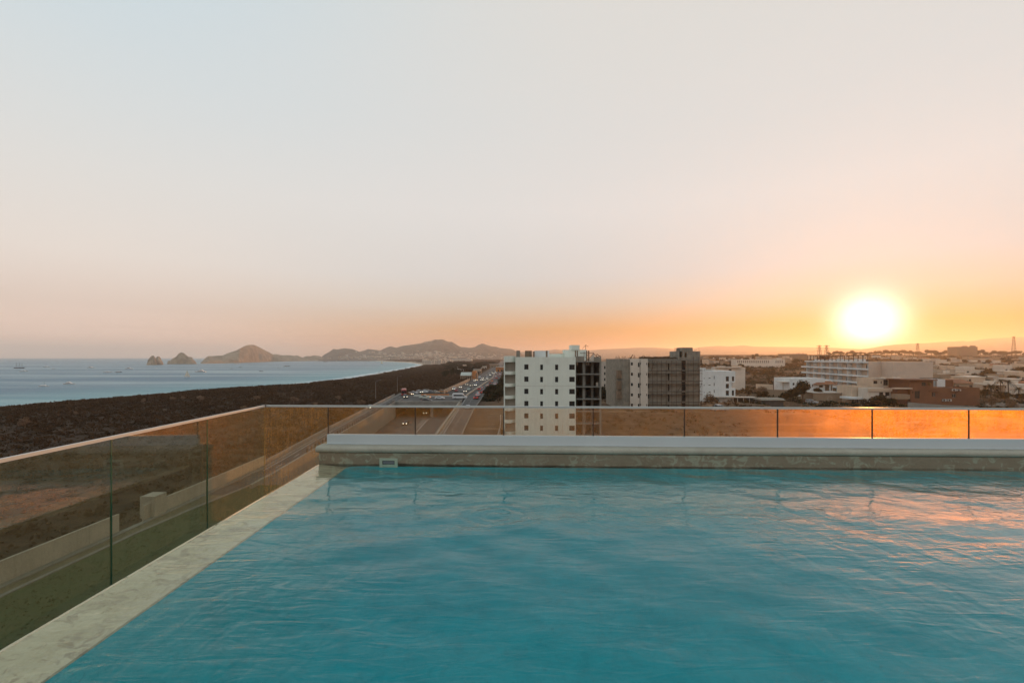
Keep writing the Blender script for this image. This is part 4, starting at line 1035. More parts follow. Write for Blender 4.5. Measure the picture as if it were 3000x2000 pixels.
# rounded balconies
xL_, xR_ = ax(1475.5), -0.003
bw = MB(); bw.box(xL_+0.25, xR_, 3.0, 15, 0, TOPA-0.1); bw.build('balcony_wall', M['beige'], A)
bf = MB(); bf.prism([(xL_, 2.2), (xL_+0.3, 1.6), (xL_+0.3, 5.0), (xL_, 5.0)], 0, TOPA+0.2); bf.build('balcony_fin', M['whiteg'], A)
def balc(z0, z1, name='balcony'):
    m_ = MB(); o_ = []; i_ = []
    for j in range(9):
        t_ = j/8; x = xL_+0.31+(xR_-xL_-0.31)*t_; bulge = 1.35*math.sin(math.pi*min(1, t_*0.95+0.12))**0.8
        o_.append((x, 1.5-bulge*0.95)); i_.append((x, 1.68-bulge*0.95))
    m_.prism(o_+list(reversed(i_)), z0, z1); m_.prism(i_+[(xR_, 2.99), (xL_+0.31, 2.99)], z0, z0+0.2)
    return m_.build(name, M['whiteg'], A)
for j in range(8):
    zt_ = zpx(1087.5+35.6*j, D); balc(zt_-0.82, zt_)
balc(zpx(1060.5, D), TOPA+0.25, 'roof_parapet')
# unfinished bay
xs1, xs2 = ax(1686.9), ax(1763)
ub = MB(); fl = [1058.5, 1095.5, 1132.5, 1168.5, 1204.5, 1240.5, 1276.5]
for j, py in enumerate(fl):
    ub.box(xs1, xs2, 0.25, 13.5, zpx(py+2.2, D), zpx(py-0.6, D))
ub.build('floor_slab', M['conc'], A)['kind'] = 'stuff'
uc = MB()
for px in (1709.5, 1729, 1752): uc.box(ax(px), ax(px)+0.6, 1.2+0.8*(px > 1740), 1.8+0.8*(px > 1740), 0, zpx(1059, D)-0.01)
c_ = None
for px, yy_, wd in ((1709, 1.0, 0.55), (1719.5, 4.2, 0.5), (1738, 3.0, 0.6), (1757.6, 0.35, 0.42)):
    MB().box(ax(px), ax(px)+wd, yy_, yy_+0.5, 0, zpx(1060, D)).build('column', M['conc'], A)
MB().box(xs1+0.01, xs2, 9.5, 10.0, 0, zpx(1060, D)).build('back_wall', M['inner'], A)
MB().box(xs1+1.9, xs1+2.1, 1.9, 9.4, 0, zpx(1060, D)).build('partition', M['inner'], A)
MB().box(xs2-0.15, xs2+0.02, 0.9, 13.4, 0, zpx(1045, D)).build('side_wall', M['conc'], A)
up = MB(); up.box(xs1, ax(1712), 0.3, 0.5, zpx(1058, D), zpx(1043.5, D)); up.box(ax(1741), xs2-0.16, 0.3, 0.5, zpx(1058, D), zpx(1046, D)); up.build('block_parapet', M['block'], A)
MB().box(xs1, xs1+0.03, 0.1, 0.32, 0, TOPA).build('corner_trim', M['conc'], A)
MB().hull8((ax(1751.5), ax(1757.5), 2.0, 2.5), (ax(1751.5), ax(1757), 2.0, 2.5), zpx(1132, D), zpx(1121, D)).build('water_drum', M['white2'], A)
# roof clutter
for (p0, p1, py, dd, mt) in ((1513, 1524, 1026.5, 1, 'block'), (1539.5, 1559.5, 1026.5, 2.5, 'block2'), (1562.5, 1567, 1029, 1, 'block2'), (1568.5, 1614.5, 1026, 5, 'white')):
    MB().box(ax(p0), ax(p1), dd, dd+(0.5 if p1-p0 < 8 else 2.4), TOPA-0.89, zpx(py, D)).build('roof_pier' if p1-p0 < 22 else 'roof_house', M[mt], A)
MB().box(ax(1600), ax(1605), 0.8, 1.2, TOPA-0.88, zpx(1027, D)).build('roof_pier', M['block2'], A)
MB().box(ax(1615), ax(1664), 8, 11, TOPA-0.88, zpx(1035.5, D)).build('roof_house', M['whiteg'], A)
MB().box(ax(1616), ax(1690), 8, 8.2, zpx(1034.6, D), zpx(1034, D)).build('roof_slab', M['conc'], A)
MB().box(ax(1664), ax(1733), 6.5, 12, TOPA-0.88, zpx(1023, D)).build('stair_house', M['whiteg'], A)
MB().box(ax(1684), ax(1709), 6.2, 11, zpx(1023.5, D), zpx(1008.5, D)).build('water_tank_tower', M['whiteg'], A)
for px in (1686, 1691.5, 1719, 1725): MB().box(ax(px), ax(px)+0.26, 0.8, 1.1, TOPA-2, zpx(1026.5, D)).build('starter_column', M['block2'], A)
sc_ = MB(); z1_, z2_ = zpx(1046, D), zpx(1034, D)
for (a, b_, c, d) in ((1701, 1034, 1742, 1034), (1713, 1030, 1713, 1055), (1722, 1056, 1742, 1034), (1741, 1035, 1755, 1049), (1742, 1049, 1762, 1041), (1752, 1038, 1763, 1045), (1748, 1044, 1752, 1036), (1715, 1045, 1735, 1057), (1717, 1040, 1726, 1040)):
    sc_.tube([(ax(a), 0.9, zpx(b_, D)), (ax(c), 1.0, zpx(d, D))], 0.06, 4)
sc_.build('scaffold_pole', M['wood'], A)['kind'] = 'stuff'
an = MB(); an.tube([(ax(1729), 7, zpx(1024, D)), (ax(1729.5), 7, zpx(1007.5, D))], 0.05, 4); an.tube([(ax(1718), 7, zpx(1021, D)), (ax(1729.5), 7, zpx(1008, D))], 0.03, 4)
an.tube([(ax(1729.5), 7, zpx(1008, D)), (ax(1738), 7, zpx(1013, D))], 0.03, 4); an.tube([(ax(1724), 7, zpx(1012, D)), (ax(1736), 7, zpx(1012.5, D))], 0.02, 4)
an.build('antenna', M['rebar'], A)
MB().prism([(ax(1728), 0.95), (ax(1743), 0.95), (ax(1743), 1.0), (ax(1728), 1.0)], zpx(1057, D), [zpx(1052, D), zpx(1035, D), zpx(1035, D), zpx(1052, D)]).build('tarpaulin', M['white2'], A)

# --- white boundary wall and gate beside A
wallseg('pale stained wall stepping down left of the white block', [(PX(1467, 140), 140), (PX(1466, 116), 116), (PX(1449, 92), 92)], 2.4, M['concw'])

# --- B: beige block behind
D = 225.0; B = empty('apartment_block', (PX(1764, D), D, 0), 0, 'plain beige block seen between the white block and the scaffolded one', 'building'); k = D/F
bx_ = lambda px: (px-1764)*k
wn = [(bx_(1769.6), bx_(1774), zpx(py+8.2, D), zpx(py, D)) for py in (1072, 1090, 1107, 1124.3, 1141, 1158, 1175)]
mb = MB(); wallholes(mb, bx_(1740), bx_(1800.5), 0, zpx(1060, D), 0, wn, 0.3); shell(mb, bx_(1740), bx_(1800.5), 0, 18, 0, zpx(1060, D), 0.6); mb.build('wall', M['beige'], B)
for (a, b_, c, d) in wn: window(B, (a+b_)/2, 0.2, c, b_-a, d-c, mull=0, pane=M['dark'])
mb = MB(); wn = [(bx_(1801.2), bx_(1806.5), zpx(py+14, D), zpx(py, D)) for py in (1067, 1083.5, 1100, 1116, 1132)]
wallholes(mb, bx_(1800.6), bx_(1830), 0, zpx(1068, D), 2, wn, 0.3); shell(mb, bx_(1800.6), bx_(1830), 2, 18, 0, zpx(1068, D)); mb.build('rear_wing', M['tan'], B)
for (a, b_, c, d) in wn: window(B, (a+b_)/2, 2.2, c, b_-a, d-c, mull=1)

# --- C: the unfinished grey block with scaffolding
D = 133.0; C0x = PX(1808.8, D); Cb = empty('unfinished_building', (C0x, D, 0), 0, 'grey unfinished building with scaffolding, one white plastered strip and rebar on its roof', 'building'); k = D/F
cx_ = lambda px: (px-1808.8)*k
zc2 = lambda py: zpx(py, D)
T1 = zc2(1051.5)
# left grey part
mb = MB(); mb.prism([(0, 3.5), (cx_(1828), 0.6), (cx_(1847), 0.6), (cx_(1847), 16), (0, 16)], 0, T1); mb.build('wall', M['block'], Cb)
for py, hh in ((1085, 24), (1116, 26), (1146, 22)):
    MB().box(0.3, cx_(1828)-0.3, 1.2, 3.0, zc2(py+hh), zc2(py)).build('plaster_patch', M['block2'], Cb)
# white plastered strip
wn = []
for i in range(6):
    y0_ = 1061.3+30.2*i
    wn += [(cx_(1848.5), cx_(1854.5), zc2(y0_+8.5), zc2(y0_)), (cx_(1869), cx_(1873.8), zc2(y0_+13.5), zc2(y0_+0.5)), (cx_(1876.2), cx_(1878.2), zc2(y0_+6.5), zc2(y0_+0.5)), (cx_(1893.5), cx_(1896), zc2(y0_+7.5), zc2(y0_+1))]
mb = MB(); wallholes(mb, cx_(1847)+0.005, cx_(1898), 0, zc2(1051), 0, wn, 0.3); shell(mb, cx_(1847)+0.005, cx_(1898), 0, 16, 0, zc2(1051)); mb.build('plastered_wall', M['white2'], Cb)
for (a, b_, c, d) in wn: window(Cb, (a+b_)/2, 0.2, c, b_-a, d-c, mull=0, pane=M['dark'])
MB().tube([(cx_(1875), -0.08, 0), (cx_(1875), -0.08, zc2(1054))], 0.06, 5).build('drain_pipe', M['frame'], Cb)
# block wall and tower
wn = []
for i in range(5):
    y0_ = 1063+30.8*i
    wn += [(cx_(1900), cx_(1905), zc2(y0_+13), zc2(y0_)), (cx_(1959.5), cx_(1964.5), zc2(y0_+21), zc2(y0_+1))]
    wn += [(cx_(2001), cx_(2012.5), zc2(1056+31.3*i+28), zc2(1056+31.3*i))]
mb = MB(); wallholes(mb, cx_(1898)+0.005, cx_(2055), 0, zc2(1051.5), 0.9, wn, 0.4); shell(mb, cx_(1898)+0.005, cx_(2055), 0.9, 16, 0, zc2(1051.5)); mb.build('block_wall', M['block'], Cb)
for (a, b_, c, d) in wn: MB().box(a-0.1, b_+0.1, 1.31, 1.35, c-0.1, d+0.1).build('opening', M['dark'], Cb)  # dark sheets painted as the shade behind the wall holes
wn = [(cx_(1993.5), cx_(2002), zc2(1046), zc2(1029.5)), (cx_(2009), cx_(2015), zc2(1046.5), zc2(1033))]
mb = MB(); wallholes(mb, cx_(1992.5), cx_(2055), zc2(1051.5)+0.003, zc2(1028.5), 0.8, wn, 1.0); shell(mb, cx_(1992.5), cx_(2055), 0.8, 9, zc2(1051.5)+0.003, zc2(1028.5)); mb.build('tower', M['block'], Cb)
MB().box(cx_(2003.5), cx_(2032), 0.7, 6, zc2(1028.4), zc2(1017.5)).build('tower_top', M['block'], Cb)
# floor bands
for j in range(5):
    zz_ = zc2(1052.8+30.8*j); MB().box(cx_(1898)+0.1, cx_(2056), 0.72, 0.895, zz_-0.28, zz_).build('floor_band', M['conc'], Cb)
# scaffolding
for px in (1912, 1925, 1937, 1951, 1967, 1981, 1995, 2015, 2030, 2045, 2056):
    MB().tube([(cx_(px), -0.3+0.2*rng.random(), 0), (cx_(px+rng.uniform(-1, 1)), -0.25, zc2(1055-(10 if px > 2020 else 0)))], 0.055, 4).build('scaffold_pole', M['wood'], Cb)
for j in range(5):
    zz_ = zc2(1062.5+30.8*j)
    MB().box(cx_(1899)+0.1, cx_(2057), -0.42, 0.6, zz_-0.03, zz_+0.04).build('scaffold_plank', M['wood'], Cb)
    MB().tube([(cx_(1900), -0.35, zc2(1086+30.8*j)), (cx_(2057), -0.33, zc2(1084.5+30.8*j))], 0.05, 4).build('scaffold_rail', M['wood'], Cb)
for (a, b_, c, d) in ((2034, 1087, 2054, 1065), (1981, 1150, 1995, 1128), (2045, 1150, 2055, 1118), (1905, 1090, 1916, 1060)):
    MB().tube([(cx_(a), -0.45, zc2(b_)), (cx_(c), -0.4, zc2(d))], 0.05, 4).build('scaffold_brace', M['wood'], Cb)
rb = MB()
for i in range(90):
    px = rng.choice([rng.uniform(1809, 1870), rng.uniform(1870, 1995), rng.uniform(1990, 2056)]); top_ = 1051 if px < 1992 else 1028
    rb.tube([(cx_(px), rng.uniform(1, 6), zc2(top_)), (cx_(px+rng.uniform(-.6, .6)), rng.uniform(1, 6), zc2(top_-rng.uniform(4, 12)))], 0.028, 3)
rb.build('rebar', M['rebar'], Cb)['kind'] = 'stuff'
cl_ = MB()
for i in range(26):
    px = rng.uniform(1880, 1990); cl_.box(cx_(px), cx_(px)+rng.uniform(0.5, 2.4), 1.5+rng.random()*3, 5.2, T1-0.1, T1+rng.uniform(0.15, 0.75))
cl_.tube([(cx_(1848), 1, zc2(1051)), (cx_(1857), 1, zc2(1039))], 0.12, 4); cl_.tube([(cx_(1878), 1.2, zc2(1050)), (cx_(1888), 1.2, zc2(1041))], 0.08, 4); cl_.tube([(cx_(1888), 1.2, zc2(1041)), (cx_(1901), 1.2, zc2(1049))], 0.08, 4)
cl_.build('formwork', M['wood'], Cb)['kind'] = 'stuff'

# --- D: white modern house block
D = 190.0; Db = empty('white_villa', (PX(2055, D), D, 0), 0, 'clean white four storey villa with corner windows, right of the scaffolded building', 'building'); k = D/F
dx_ = lambda px: (px-2055)*k; zd = lambda py: zpx(py, D)
U = lambda u: 1780+u*0.17007; W_ = lambda v_: 990+v_*0.17007
mb = MB(); wn = [(dx_(U(1660)), dx_(U(1672)), zd(W_(v_+12)), zd(W_(v_-6))) for v_ in (550, 690, 810, 930)]
wallholes(mb, dx_(2040), dx_(U(1693)), 0, zd(1078), 0, wn, 0.3); shell(mb, dx_(2040), dx_(U(1693)), 0, 14, 0, zd(1078), 0.4); mb.build('wall', M['white'], Db)
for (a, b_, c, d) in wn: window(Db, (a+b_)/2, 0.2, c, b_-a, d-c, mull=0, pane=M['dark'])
wn = [(dx_(U(1748)), dx_(U(1784)), zd(W_(v_+7)), zd(W_(v_-7))) for v_ in (690, 811, 931)] + [(dx_(U(1838)), dx_(U(1852)), zd(W_(v_+25)), zd(W_(v_-27))) for v_ in (680, 800, 918)]
w2_ = [(dx_(U(2045)), dx_(U(2100)), zd(W_(v1)), zd(W_(v0))) for v0, v1 in ((662, 746), (788, 866), (904, 990))]
mb = MB(); wallholes(mb, dx_(U(1693))+0.005, dx_(U(2130)), 0, zd(1087), 0.4, wn+w2_, 0.3); shell(mb, dx_(U(1693))+0.005, dx_(U(2130)), 0.4, 13, 0, zd(1087), 0.5, skip='r'); mb.build('main_wall', M['white'], Db)
for (a, b_, c, d) in wn: window(Db, (a+b_)/2, 0.6, c, b_-a, d-c, mull=0, pane=M['dark'])
for (a, b_, c, d) in w2_: window(Db, (a+b_)/2, 0.6, c, b_-a, d-c, mull=1)
# right wing: stacked boxes with cut out terraces
for (v0, v1, u1, yo) in ((570, 765, 2208, 0.0), (765, 862, 2180, 1.6), (862, 1015, 2210, 0.1), (1015, 1200, 2190, 0.5)):
    wn = [(dx_(U(2150)), dx_(U(2190)), zd(W_(v1-22)), zd(W_(v0+(92 if v0 == 570 else 38))))] if v0 in (570, 862) else ([(dx_(U(2136)), dx_(U(2150)), zd(W_(v1-4)), zd(W_(v0+4)))] if v0 == 765 else [])
    mb = MB(); wallholes(mb, dx_(U(2130))+0.004, dx_(U(u1)), zd(W_(v1))+0.004, zd(W_(v0)), 0.4+yo, wn, 0.3); shell(mb, dx_(U(2130))+0.004, dx_(U(u1)), 0.4+yo, 13, zd(W_(v1))+0.004, zd(W_(v0))); mb.quad((dx_(U(2130)), 0.4+yo, zd(W_(v1))+0.004), (dx_(U(2130)), 13, zd(W_(v1))+0.004), (dx_(U(u1)), 13, zd(W_(v1))+0.004), (dx_(U(u1)), 0.4+yo, zd(W_(v1))+0.004)); mb.build('wing', M['white'], Db)
    for (a, b_, c, d) in wn: window(Db, (a+b_)/2, 0.6+yo, c, b_-a, d-c, mull=1)
MB().box(dx_(U(1930)), dx_(U(1990)), 4, 7, zd(1090), zd(W_(597))+0.7).build('roof_house', M['white'], Db)
# two houses behind it
D2 = 262
e = empty('house', (PX(2140, D2), D2, 0), 0, 'small white house peeping out behind the right wing of the white villa', 'house'); kk = D2/F
MB().box(-7, 8.5, 0, 9, landz(PX(2140, D2), D2)-1, zpx(1076, D2)).build('wall', M['white2'], e)
window(e, -0.2, -0.05, zpx(1090, D2), 1.6, 1.8, mull=1)
MB().box(-8, 6.5, -1.5, 4, zpx(1077, D2), zpx(1075, D2)).build('roof', M['white2'], e)

M['pinkw'] = pmat('pinkish_render', (0.62, 0.48, 0.38), 0.85, 0.1, 0.3, streak=0.15)
# --- E: long balconied hotel
Pr = Vector((PX(2544, 240), 240)); Pl = Vector((PX(2357, 305), 305)); dv = (Pl-Pr); Ln = dv.length; dv.normalize()
angE = math.atan2(-dv.y, -dv.x)                      # local +x runs from the far left end to the near right corner
E = empty('hotel', (Pl.x, Pl.y, 0), angE, 'long white balconied hotel with a roof pergola, under the sun glow', 'building')
ztop = 17.2; fh = 3.75; zs_ = [ztop-fh*j for j in range(0, 6)]
DEP = 16
core = MB(); core.box(1.5, Ln-0.01, 2.6, DEP, 0, ztop-0.02); core.build('core_wall', M['pinkw'], E)
for j, zz in enumerate(zs_[:5]):
    x0_ = -4.5 if j in (0, 1, 2) else 2
    MB().box(x0_ if j else -2, Ln, -0.1 if j else 0.3, 2.59, zz-0.25, zz+0.95).build('balcony_front' if j else 'roof_parapet', M['white'], E) if False else None
    bm_ = MB(); bm_.box(x0_ if j else 0.0, Ln-0.02, 0.0, 0.16, zz-0.32, zz+(0.62 if j else 0.55)); bm_.box(x0_ if j else 0.0, Ln-0.02, 0.161, 2.59, zz-0.32, zz-0.02)
    if x0_ < 0 and j: bm_.box(x0_, x0_+0.16, 0.161, 6, zz-0.32, zz+0.62); bm_.box(x0_+0.17, 1.49, 2.59, 6, zz-0.32, zz-0.02)
    bm_.build('balcony' if j else 'roof_edge', M['white'], E)
bays = 7; bw_ = (Ln-3)/bays
for i in range(bays+1):
    x = 2+bw_*i
    MB().box(x-0.12, x+0.12, 0.17, 2.58, 0.5, ztop-0.35).build('party_wall', M['white'], E)
for j in range(4):
    zb = zs_[j+1]
    for i in range(bays):
        x = 2+bw_*(i+0.62+0.12*((i+j) % 2)); window(E, x, 2.5, zb, min(3.0, bw_*0.42), 2.6, mull=3, bar_=0.09)
# glazed corner column at the right and end wall
MB().box(Ln, Ln+0.3, 0.05, DEP, 0, ztop+0.6).build('end_wall', M['pinkw'], E)
ew_ = MB(); px_end = 2672
MB().box(Ln+0.301, Ln+9.5, 6.0, DEP+8, 0, ztop+0.5).build('end_wing', M['pinkw'], E)
for i, (x, w__) in enumerate(((6, 2.2), (12, 5.5), (22, 3.5), (30, 4), (40, 3.0), (48, 4.5))):
    MB().box(x, x+w__, 3.2, 6.5, ztop-0.01, ztop+1.4+0.4*(i % 2)).build('roof_house', M['white'], E)
pg = MB()
pgz = ztop+3.7
for x in np.linspace(3, Ln-4, 15):
    MB().box(x-0.14, x+0.14, 2.0, 2.3, ztop-0.3, pgz).build('pergola_post', M['wood'], E)
pg.box(2, Ln-3, 1.9, 2.4, pgz, pgz+0.28); pg.box(2, Ln-3, 8.0, 8.3, pgz, pgz+0.28)
for x in np.linspace(3, Ln-4, 30): pg.box(x-0.07, x+0.07, 1.6, 8.5, pgz+0.281, pgz+0.42)
pg.build('pergola_roof', M['wood'], E)
MB().box(12, 20, 3, 5, pgz-2.3, pgz-0.2).build('roof_bar', M['brown'], E)

# --- cream terrace houses in front of the hotel's right part
D = 200.0; k = D/F
def cream(px0, px1, py, d, dep, label, mat, wins, par=0.5, pyb=None, parts=()):
    e_ = empty('house', (PX(px0, d), d, 0), 0, label, 'house', None); kk_ = d/F
    hx = lambda p: (p-px0)*kk_; zt = lambda p: zpx(p, d)
    hs = [(hx(a), hx(b_), zt(q1), zt(q0)) for a, b_, q0, q1 in wins]
    m_ = MB(); z0_ = landz(PX(px0, d), d)-1.0; wallholes(m_, 0, hx(px1), z0_, zt(py), 0, hs, 0.3); shell(m_, 0, hx(px1), 0, dep, z0_, zt(py), par); m_.build('wall', mat, e_)
    for (a, b_, c, d_) in hs: window(e_, (a+b_)/2, 0.2, c, b_-a, d_-c, mull=1 if b_-a > 1 else 0)
    return e_, hx, zt
G_ = lambda w__: 2550+w__*0.1913
H_ = lambda v_: 960+v_*0.1913
e, hx, zt = cream(G_(30), G_(610), H_(775), 201, 9, 'cream two storey terrace house with four brown windows, in front of the hotel end wall', M['cream'],
                  [(G_(48), G_(110), H_(808), H_(856)), (G_(158), G_(178), H_(815), H_(855)), (G_(200), G_(270), H_(795), H_(882)), (G_(284), G_(352), H_(798), H_(888)), (G_(375), G_(396), H_(832), H_(875)), (G_(455), G_(520), H_(842), H_(893))])
MB().box(hx(G_(20)), hx(G_(620)), -0.5, -0.01, zt(H_(780)), zt(H_(768))).build('roof_edge', M['white2'], e)
for wv in (232, 420, 485): MB().box(hx(G_(wv)), hx(G_(wv+40)), 2, 3, zt(H_(776))-0.4, zt(H_(758))).build('roof_unit', M['white2'], e)
e, hx, zt = cream(G_(-40), G_(430), H_(925), 194, 5.5, 'low white garage house with dark square openings, below the cream terrace house', M['white2'],
                  [(G_(135), G_(200), H_(985), H_(1040)), (G_(228), G_(295), H_(985), H_(1040)), (G_(312), G_(372), H_(990), H_(1045))])
MB().box(hx(G_(-44)), hx(G_(436)), -0.6, -0.01, zt(H_(972)), zt(H_(925))).build('fascia', M['cream'], e)
e, hx, zt = cream(2495, G_(-42), H_(895), 200, 9, 'plain sandy walled house with a thin gap line, right of the brown blank wall', M['cream'], [])
# --- F: brown house
D = 190.0
e, hx, zt = cream(G_(610), G_(965), H_(800), 190, 12, 'dark brown two storey house with orange terrace panes and overhanging roof, nearest on the right', M['brown'],
                  [(G_(785), G_(850), H_(835), H_(890)), (G_(640), G_(662), H_(975), H_(1000)), (G_(680), G_(760), H_(965), H_(1080)), (G_(940), G_(962), H_(990), H_(1050))])
MB().box(hx(G_(560)), hx(G_(990)), -1.2, 11, zt(H_(806)), zt(H_(790))).build('roof', M['brown'], e)
Fh = e
m_ = MB(); z0_ = -1; hs = [(hx(G_(970)), hx(G_(1005)), zt(H_(1055)), zt(H_(990))), (hx(G_(1258)), hx(G_(1320)), zt(H_(1068)), zt(H_(1012)))]
wallholes(m_, hx(G_(965))+0.004, hx(G_(1685)), z0_, zt(H_(918)), 0.3, hs, 0.3); shell(m_, hx(G_(965))+0.004, hx(G_(1685)), 0.3, 12, z0_, zt(H_(918)), 0.5); m_.build('terrace_wing', M['brown'], e)
for (a, b_, c, d_) in hs: window(e, (a+b_)/2, 0.5, c, b_-a, d_-c, mull=1, frame=M['white2'])
for wv in (915, 1240):
    MB().box(hx(G_(wv-20)), hx(G_(wv+130)), -0.5, 0.29, zt(H_(974)), zt(H_(965))).build('window_hood', M['brown'], e)
M['ac'] = pmat('ac_unit_white', (0.55, 0.53, 0.50), 0.6, 0.1, 2)
for (wv, vv_) in ((1105, 1092), (1185, 1092), (1255, 935), (1328, 942)):
    a_ = MB().box(hx(G_(wv)), hx(G_(wv+52)), -0.25, 0.25, zt(H_(vv_+32)), zt(H_(vv_))).build('air_conditioner', M['ac'], e)
    MB().lathe([(0.0, 0), (0.42, 0), (0.42, 0.03), (0, 0.03)], 12).build('fan', M['frame'], a_, (hx(G_(wv+18)), -0.25, zt(H_(vv_+16)))).rotation_euler = (R(90), 0, 0)
MB().box(hx(G_(950)), hx(G_(1165)), 2, 6, zt(H_(782)), zt(H_(775))).build('pergola_roof', M['wood'], e)
MB().tube([(hx(G_(1077)), 2.1, zt(H_(910))), (hx(G_(1077)), 2.1, zt(H_(782)))], 0.12, 6).build('pergola_post', M['wood'], e)
M['glowpane'] = pmat('sunset_tinted_pane', (0.5, 0.3, 0.12), 0.1, 0.2, 1, metal=1.0)  # orange tint puts the sunset glow into the pane colour
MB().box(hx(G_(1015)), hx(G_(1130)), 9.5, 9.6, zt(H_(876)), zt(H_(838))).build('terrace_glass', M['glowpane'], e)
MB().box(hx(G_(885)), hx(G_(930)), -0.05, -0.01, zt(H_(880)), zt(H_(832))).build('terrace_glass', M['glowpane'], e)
MB().box(hx(G_(1190)), hx(G_(1320)), 5, 9, zt(H_(915)), zt(H_(800))).build('terrace_room', M['white'], e)
MB().box(hx(G_(1318))+0.01, hx(G_(1480)), 6, 9, zt(H_(915)), zt(H_(808))).build('terrace_kitchen', M['brown'], e)
mw = MB().box(hx(G_(440)), hx(G_(608)), 1.0, 8, -1, zt(H_(935))).build('side_wing', M['brown'], e); MB().box(hx(G_(340)), hx(G_(525)), -2.5, 0.8, zt(H_(1085)), zt(H_(1015))).build('balcony', M['tan'], e)
MB().box(hx(G_(350)), hx(G_(608)), -1.2, 0.9, zt(H_(935)), zt(H_(918))).build('canopy', M['cream'], e)
# --- G: white bungalow with tiled porch
V5 = lambda v_: 2150+v_*0.1913
e, hx, zt = cream(V5(860), V5(1395), H_(775), 228, 14, 'white flat roofed bungalow with a clay tiled porch on its right corner', M['white'],
                  [(V5(900), V5(932), H_(842), H_(880)), (V5(970), V5(1003), H_(845), H_(885)), (V5(1128), V5(1143), H_(855), H_(870)), (V5(1155), V5(1173), H_(858), H_(898)), (V5(1197), V5(1215), H_(865), H_(905)), (V5(1305), V5(1365), H_(877), H_(914))])
MB().box(hx(V5(1393)), hx(V5(1570)), 2.5, 12, -1, zt(H_(810))).build('rear_wall', M['white'], e)
MB().box(hx(V5(1398)), hx(V5(1555)), 2.3, 2.49, zt(H_(965)), zt(H_(880))).build('porch_wall', M['tan'], e)
for vv_ in (1450, 1560): MB().box(hx(V5(vv_))-0.22, hx(V5(vv_))+0.22, -1.2, -0.8, -1, zt(H_(868))).build('porch_column', M['white'], e)
MB().hull8((hx(V5(1205)), hx(V5(1575)), -1.6, 4.5), (hx(V5(1310)), hx(V5(1500)), 1.0, 2.2), zt(H_(864)), zt(H_(815))).build('porch_roof', M['tile'], e)
MB().box(hx(V5(775)), hx(V5(860))-0.01, 1, 8, zt(H_(838)), zt(H_(826))).build('carport_roof', M['white2'], e)
MB().tube([(hx(V5(790)), 2, -1), (hx(V5(790)), 2, zt(H_(838)))], 0.15, 5).build('carport_post', M['tan'], e)
# --- H: blank brown walled building and small neighbours
e, hx, zt = cream(V5(1215), V5(1745), H_(1000), 206, 9, 'blank brownish building with flat pale roof below the bungalow, a faint ring on its wall', M['tan'], [], par=0)
rg = MB()
for i in range(24):
    a0, a1 = 2*math.pi*i/24, 2*math.pi*(i+1)/24
    c0x, c0z, r0, r1 = hx(V5(1470)), zt(H_(1082)), 1.05, 0.93
    rg.quad((c0x+r0*math.cos(a0), -0.012, c0z+r0*math.sin(a0)), (c0x+r0*math.cos(a1), -0.012, c0z+r0*math.sin(a1)), (c0x+r1*math.cos(a1), -0.012, c0z+r1*math.sin(a1)), (c0x+r1*math.cos(a0), -0.012, c0z+r1*math.sin(a0)))
rg.build('wall_ring', M['beige'], e)
MB().box(hx(V5(1200)), hx(V5(1750)), -0.3, 9.2, zt(H_(1000))+0.002, zt(H_(1000))+0.25).build('roof', M['beige'], e)
e = empty('carport', (PX(V5(1750), 198), 198, 0), 0, 'open shelter with thin white flat roof right of the blank brown building', 'shelter')
hx = lambda p: (p-V5(1750))*198/F; zt = lambda p: zpx(p, 198)
MB().box(hx(V5(1745)), hx(V5(1960)), -1, 5, zt(H_(1090)), zt(H_(1060))).build('roof', M['white'], e)
for vv_ in (1810, 1880, 1948): MB().tube([(hx(V5(vv_)), -0.6, -0.5), (hx(V5(vv_)), -0.6, zt(H_(1090)))], 0.14, 6).build('post', M['frame'], e)
# long shed
D = 178; e = empty('shed', (PX(V5(0), D), D+10, 0), -0.13, 'long low open shed with pale roof edge and posts, left of the wooden hut', 'shed')
L_ = 17.5
MB().box(-6, L_*0.78, -0.2, 5, 3.3, 3.55).build('roof', M['beige'], e)
for i in range(9): MB().box(-5.5+i*2.3, -5.3+i*2.3, 0, 0.2, -0.5, 3.29).build('post', M['beige'], e)
MB().box(-6, L_*0.78, 4.5, 4.7, -0.5, 3.29).build('back_wall', M['inner'], e)
e = empty('hut', (PX(V5(600), D), D, 0), -0.05, 'dark wooden hut with a board fence wing, at the end of the long shed', 'hut')
MB().box(-4.5, 4.0, 0, 5, -0.5, 3.2).build('wall', M['inner'], e); MB().hull8((-4.9, 4.4, -0.8, 5.6), (-4.5, 4.0, 0.2, 4.6), 3.2, 3.9).build('roof', M['block'], e)
fw = MB()
for i in range(26): fw.box(4.41+i*0.21, 4.58+i*0.21, -0.05-0.05*i, 0.05-0.05*i, -0.3, 2.9-0.035*i)
fw.build('board_fence', M['block2'], e)
# retaining wall under the bungalow
wallseg('long grey retaining wall behind the dark trees, left of the bungalow', [(PX(V5(340), 232), 232), (PX(V5(520), 226), 226), (PX(V5(870), 222), 222)], 3.6, M['tan'], 0.4)
wallseg('pale garden wall catching light behind the bare tree', [(PX(V5(338), 246), 246), (PX(V5(600), 240), 240)], 4.8, M['cream'], 0.4)
wallseg('grey block wall running down in front of the dark brown house', [(PX(G_(575), 176), 176), (PX(G_(760), 172), 172), (PX(G_(1100), 166), 166), (PX(G_(1640), 160), 160)], 2.6, M['concw'], 0.3)
wallseg('low stone wall with posts in the pale garden at the right edge', [(PX(G_(1780), 186), 186), (PX(G_(2400), 180), 180)], 1.5, M['concw'], 0.3, 2.2)
